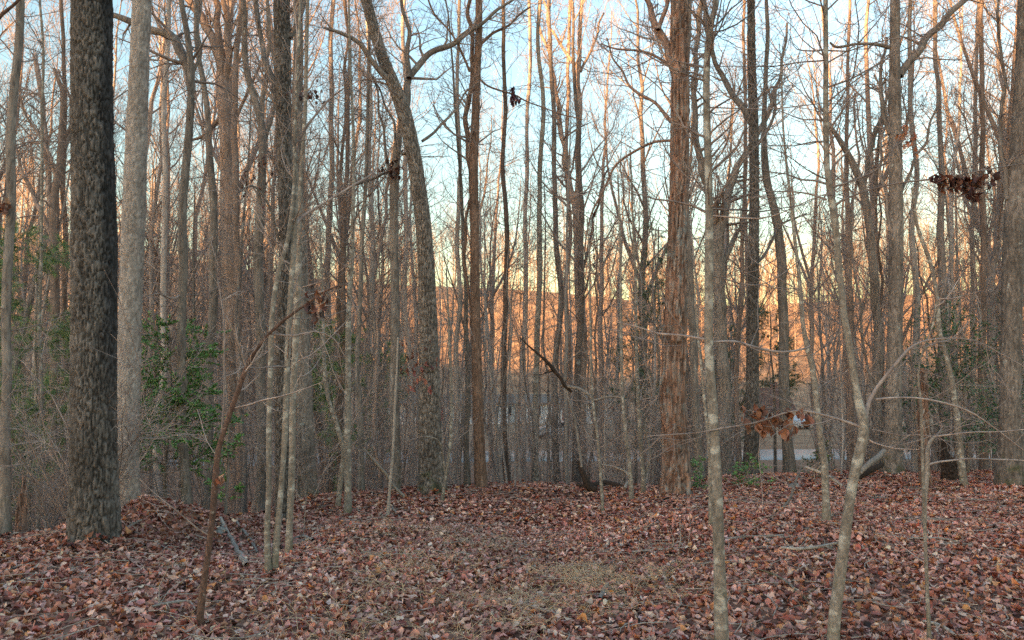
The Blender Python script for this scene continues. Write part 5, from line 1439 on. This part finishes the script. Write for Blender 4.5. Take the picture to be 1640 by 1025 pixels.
def house(label, px, d, w, dep, h, wallc, roofc, rz, gable=2.2):
    x = (px - 820) / F_PX * d; z = float(gz(x, d))
    root = thing('house', label, 'house', (x, d, z), None, rz)
    wm = flat_mat('siding', wallc, 0.7, 0.06, 1.5); rm = flat_mat('roof shingle', roofc, 0.85, 0.2, 8)
    a = Acc(); box(a, -w / 2, w / 2, -dep / 2, dep / 2, -0.5, h)
    a.add([(-w / 2, -dep / 2, h), (-w / 2, dep / 2, h), (-w / 2, 0, h + gable), (w / 2, -dep / 2, h), (w / 2, dep / 2, h), (w / 2, 0, h + gable)], None, [(0, 2, 1), (3, 4, 5)])
    a.obj('wall', wm, parent=root, smooth=False)
    a = Acc(); e = 0.45
    sl = gable / (dep / 2)
    for s in (-1, 1):
        y_e = s * (dep / 2 + e); z_e = h - e * sl
        V = []
        for x_ in (-w / 2 - e, w / 2 + e):
            V += [(x_, y_e, z_e + 0.03), (x_, 0, h + gable + 0.03), (x_, 0, h + gable + 0.2), (x_, y_e, z_e + 0.2)]
        a.add(V, [(0, 1, 2, 3), (7, 6, 5, 4), (0, 4, 5, 1), (3, 2, 6, 7), (0, 3, 7, 4), (1, 5, 6, 2)])
    ro = a.obj('roof', rm, parent=root, smooth=False)
    a = Acc(); box(a, w * 0.22, w * 0.22 + 0.7, 0.3, 0.9, h + 0.4, h + gable + 0.9); a.obj('chimney', flat_mat('chimney brick', (0.25, 0.10, 0.07)), parent=ro, smooth=False)
    nwin = max(2, int(w / 3.2))
    for q in range(nwin):
        cx_ = -w / 2 + (q + 0.5) * w / nwin
        if q == nwin // 2:
            a = Acc(); box(a, cx_ - 0.5, cx_ + 0.5, -dep / 2 - 0.06, -dep / 2 - 0.01, 0.1, 2.15); dr = a.obj('door', flat_mat('door paint', (0.25, 0.05, 0.04)), parent=root, smooth=False)
            a = Acc(); box(a, cx_ + 0.35, cx_ + 0.42, -dep / 2 - 0.12, -dep / 2 - 0.062, 1.0, 1.1); a.obj('handle', M_TRIM, parent=dr, smooth=False)
            continue
        a = Acc(); box(a, cx_ - 0.55, cx_ + 0.55, -dep / 2 - 0.05, -dep / 2 - 0.01, 0.95, 2.15); wo = a.obj('window', M_GLASS, parent=root, smooth=False)
        a = Acc()
        for (b0, b1, c0, c1) in ((-0.65, -0.55, 0.85, 2.25), (0.55, 0.65, 0.85, 2.25), (-0.55, 0.55, 0.85, 0.95), (-0.55, 0.55, 2.15, 2.25), (-0.03, 0.03, 0.95, 2.15)):
            box(a, cx_ + b0, cx_ + b1, -dep / 2 - 0.09, -dep / 2 - 0.052, c0, c1)
        a.obj('frame', M_TRIM, parent=wo, smooth=False)
    return root


house('pale house glimpsed through the trunks either side of the big leaning oak', 705, 96, 17, 8, 2.5, (0.80, 0.80, 0.80), (0.20, 0.15, 0.12), 0.08, 0.9)
house('grey roofed house glimpsed behind the broken arching limb', 885, 98, 15, 8, 2.5, (0.72, 0.72, 0.70), (0.22, 0.17, 0.14), -0.1, 0.9)
house('small red house glimpsed under the hanging rust leaves beside the road', 1226, 92, 4.2, 4, 2.1, (0.28, 0.07, 0.05), (0.16, 0.08, 0.06), 0.15)


def car(label, px, d, rz, c):
    x = (px - 820) / F_PX * d; z = float(gz(x, d)) + 0.02
    root = thing('parked_car', label, 'car', (x, d, z), None, rz)
    pm = flat_mat('car paint', c, 0.25, 0.02)
    prof = [(-2.2, 0.35), (-2.25, 0.75), (-2.1, 0.95), (-1.2, 1.0), (-0.55, 1.45), (0.9, 1.48), (1.6, 1.02), (2.15, 0.92), (2.22, 0.55), (2.15, 0.32)]
    a = Acc(); n = len(prof)
    for y_, sc_, in ((-0.86, 1), (0.86, 1)):
        a.V.append(np.array([(p[0], y_ * (0.82 if p[1] > 1.2 else 1), p[1]) for p in prof])); a.n += n
    q = [(i_, (i_ + 1) % n, n + (i_ + 1) % n, n + i_) for i_ in range(n)]
    a.Q.append(np.array(q))
    t = [(0, i_ + 1, i_) for i_ in range(1, n - 1)] + [(n, n + i_, n + i_ + 1) for i_ in range(1, n - 1)]
    a.T.append(np.array(t))
    a.obj('body', pm, parent=root, smooth=False)
    a = Acc()
    for s in (-1, 1):
        a.add([(-1.05, s * 0.875, 1.02), (-0.5, s * 0.74, 1.38), (0.85, s * 0.73, 1.40), (1.4, s * 0.875, 1.04)], [(0, 1, 2, 3)])
    a.obj('side_window', M_GLASS, parent=root, smooth=False)
    for sx in (-1.35, 1.35):
        for sy in (-0.8, 0.8):
            tp = np.array([[(sx, sy - 0.1, 0.32), (sx, sy + 0.1, 0.32)]])
            V, Q = tubes(tp, np.array([[0.32, 0.32]]), 16)
            wh = mk('wheel', np.vstack([V, [(sx, sy - 0.1, 0.32), (sx, sy + 0.1, 0.32)]]), Q, [(16 * s_ + j_, 16 * s_ + (j_ + 1) % 16, 32 + s_) for s_ in (0, 1) for j_ in range(16)], flat_mat('tyre', (0.02, 0.02, 0.02)), parent=root, smooth=False)
            V, Q = tubes(np.array([[(sx, sy - 0.112, 0.32), (sx, sy + 0.112, 0.32)]]), np.array([[0.18, 0.18]]), 12)
            mk('rim', np.vstack([V, [(sx, sy - 0.112, 0.32), (sx, sy + 0.112, 0.32)]]), Q, [(12 * s_ + j_, 12 * s_ + (j_ + 1) % 12, 24 + s_) for s_ in (0, 1) for j_ in range(12)], flat_mat('rim metal', (0.4, 0.4, 0.42), 0.3, metallic=0.8), parent=wh, smooth=False)
    for sy in (-0.6, 0.6):
        a = Acc(); box(a, 2.19, 2.245, sy - 0.15, sy + 0.15, 0.62, 0.76); a.obj('headlight', M_TRIM, parent=root, smooth=False)
        a = Acc(); box(a, -2.27, -2.215, sy - 0.15, sy + 0.15, 0.66, 0.8); a.obj('tail_light', flat_mat('tail lamp', (0.35, 0.02, 0.02), 0.3), parent=root, smooth=False)
    return root


car('pale car parked beyond the road, half hidden between trunks at right', 1283, 84, 0.9, (0.6, 0.6, 0.62))
car('silver car parked by the grey roofed house', 892, 70, 0.3, (0.55, 0.57, 0.60))
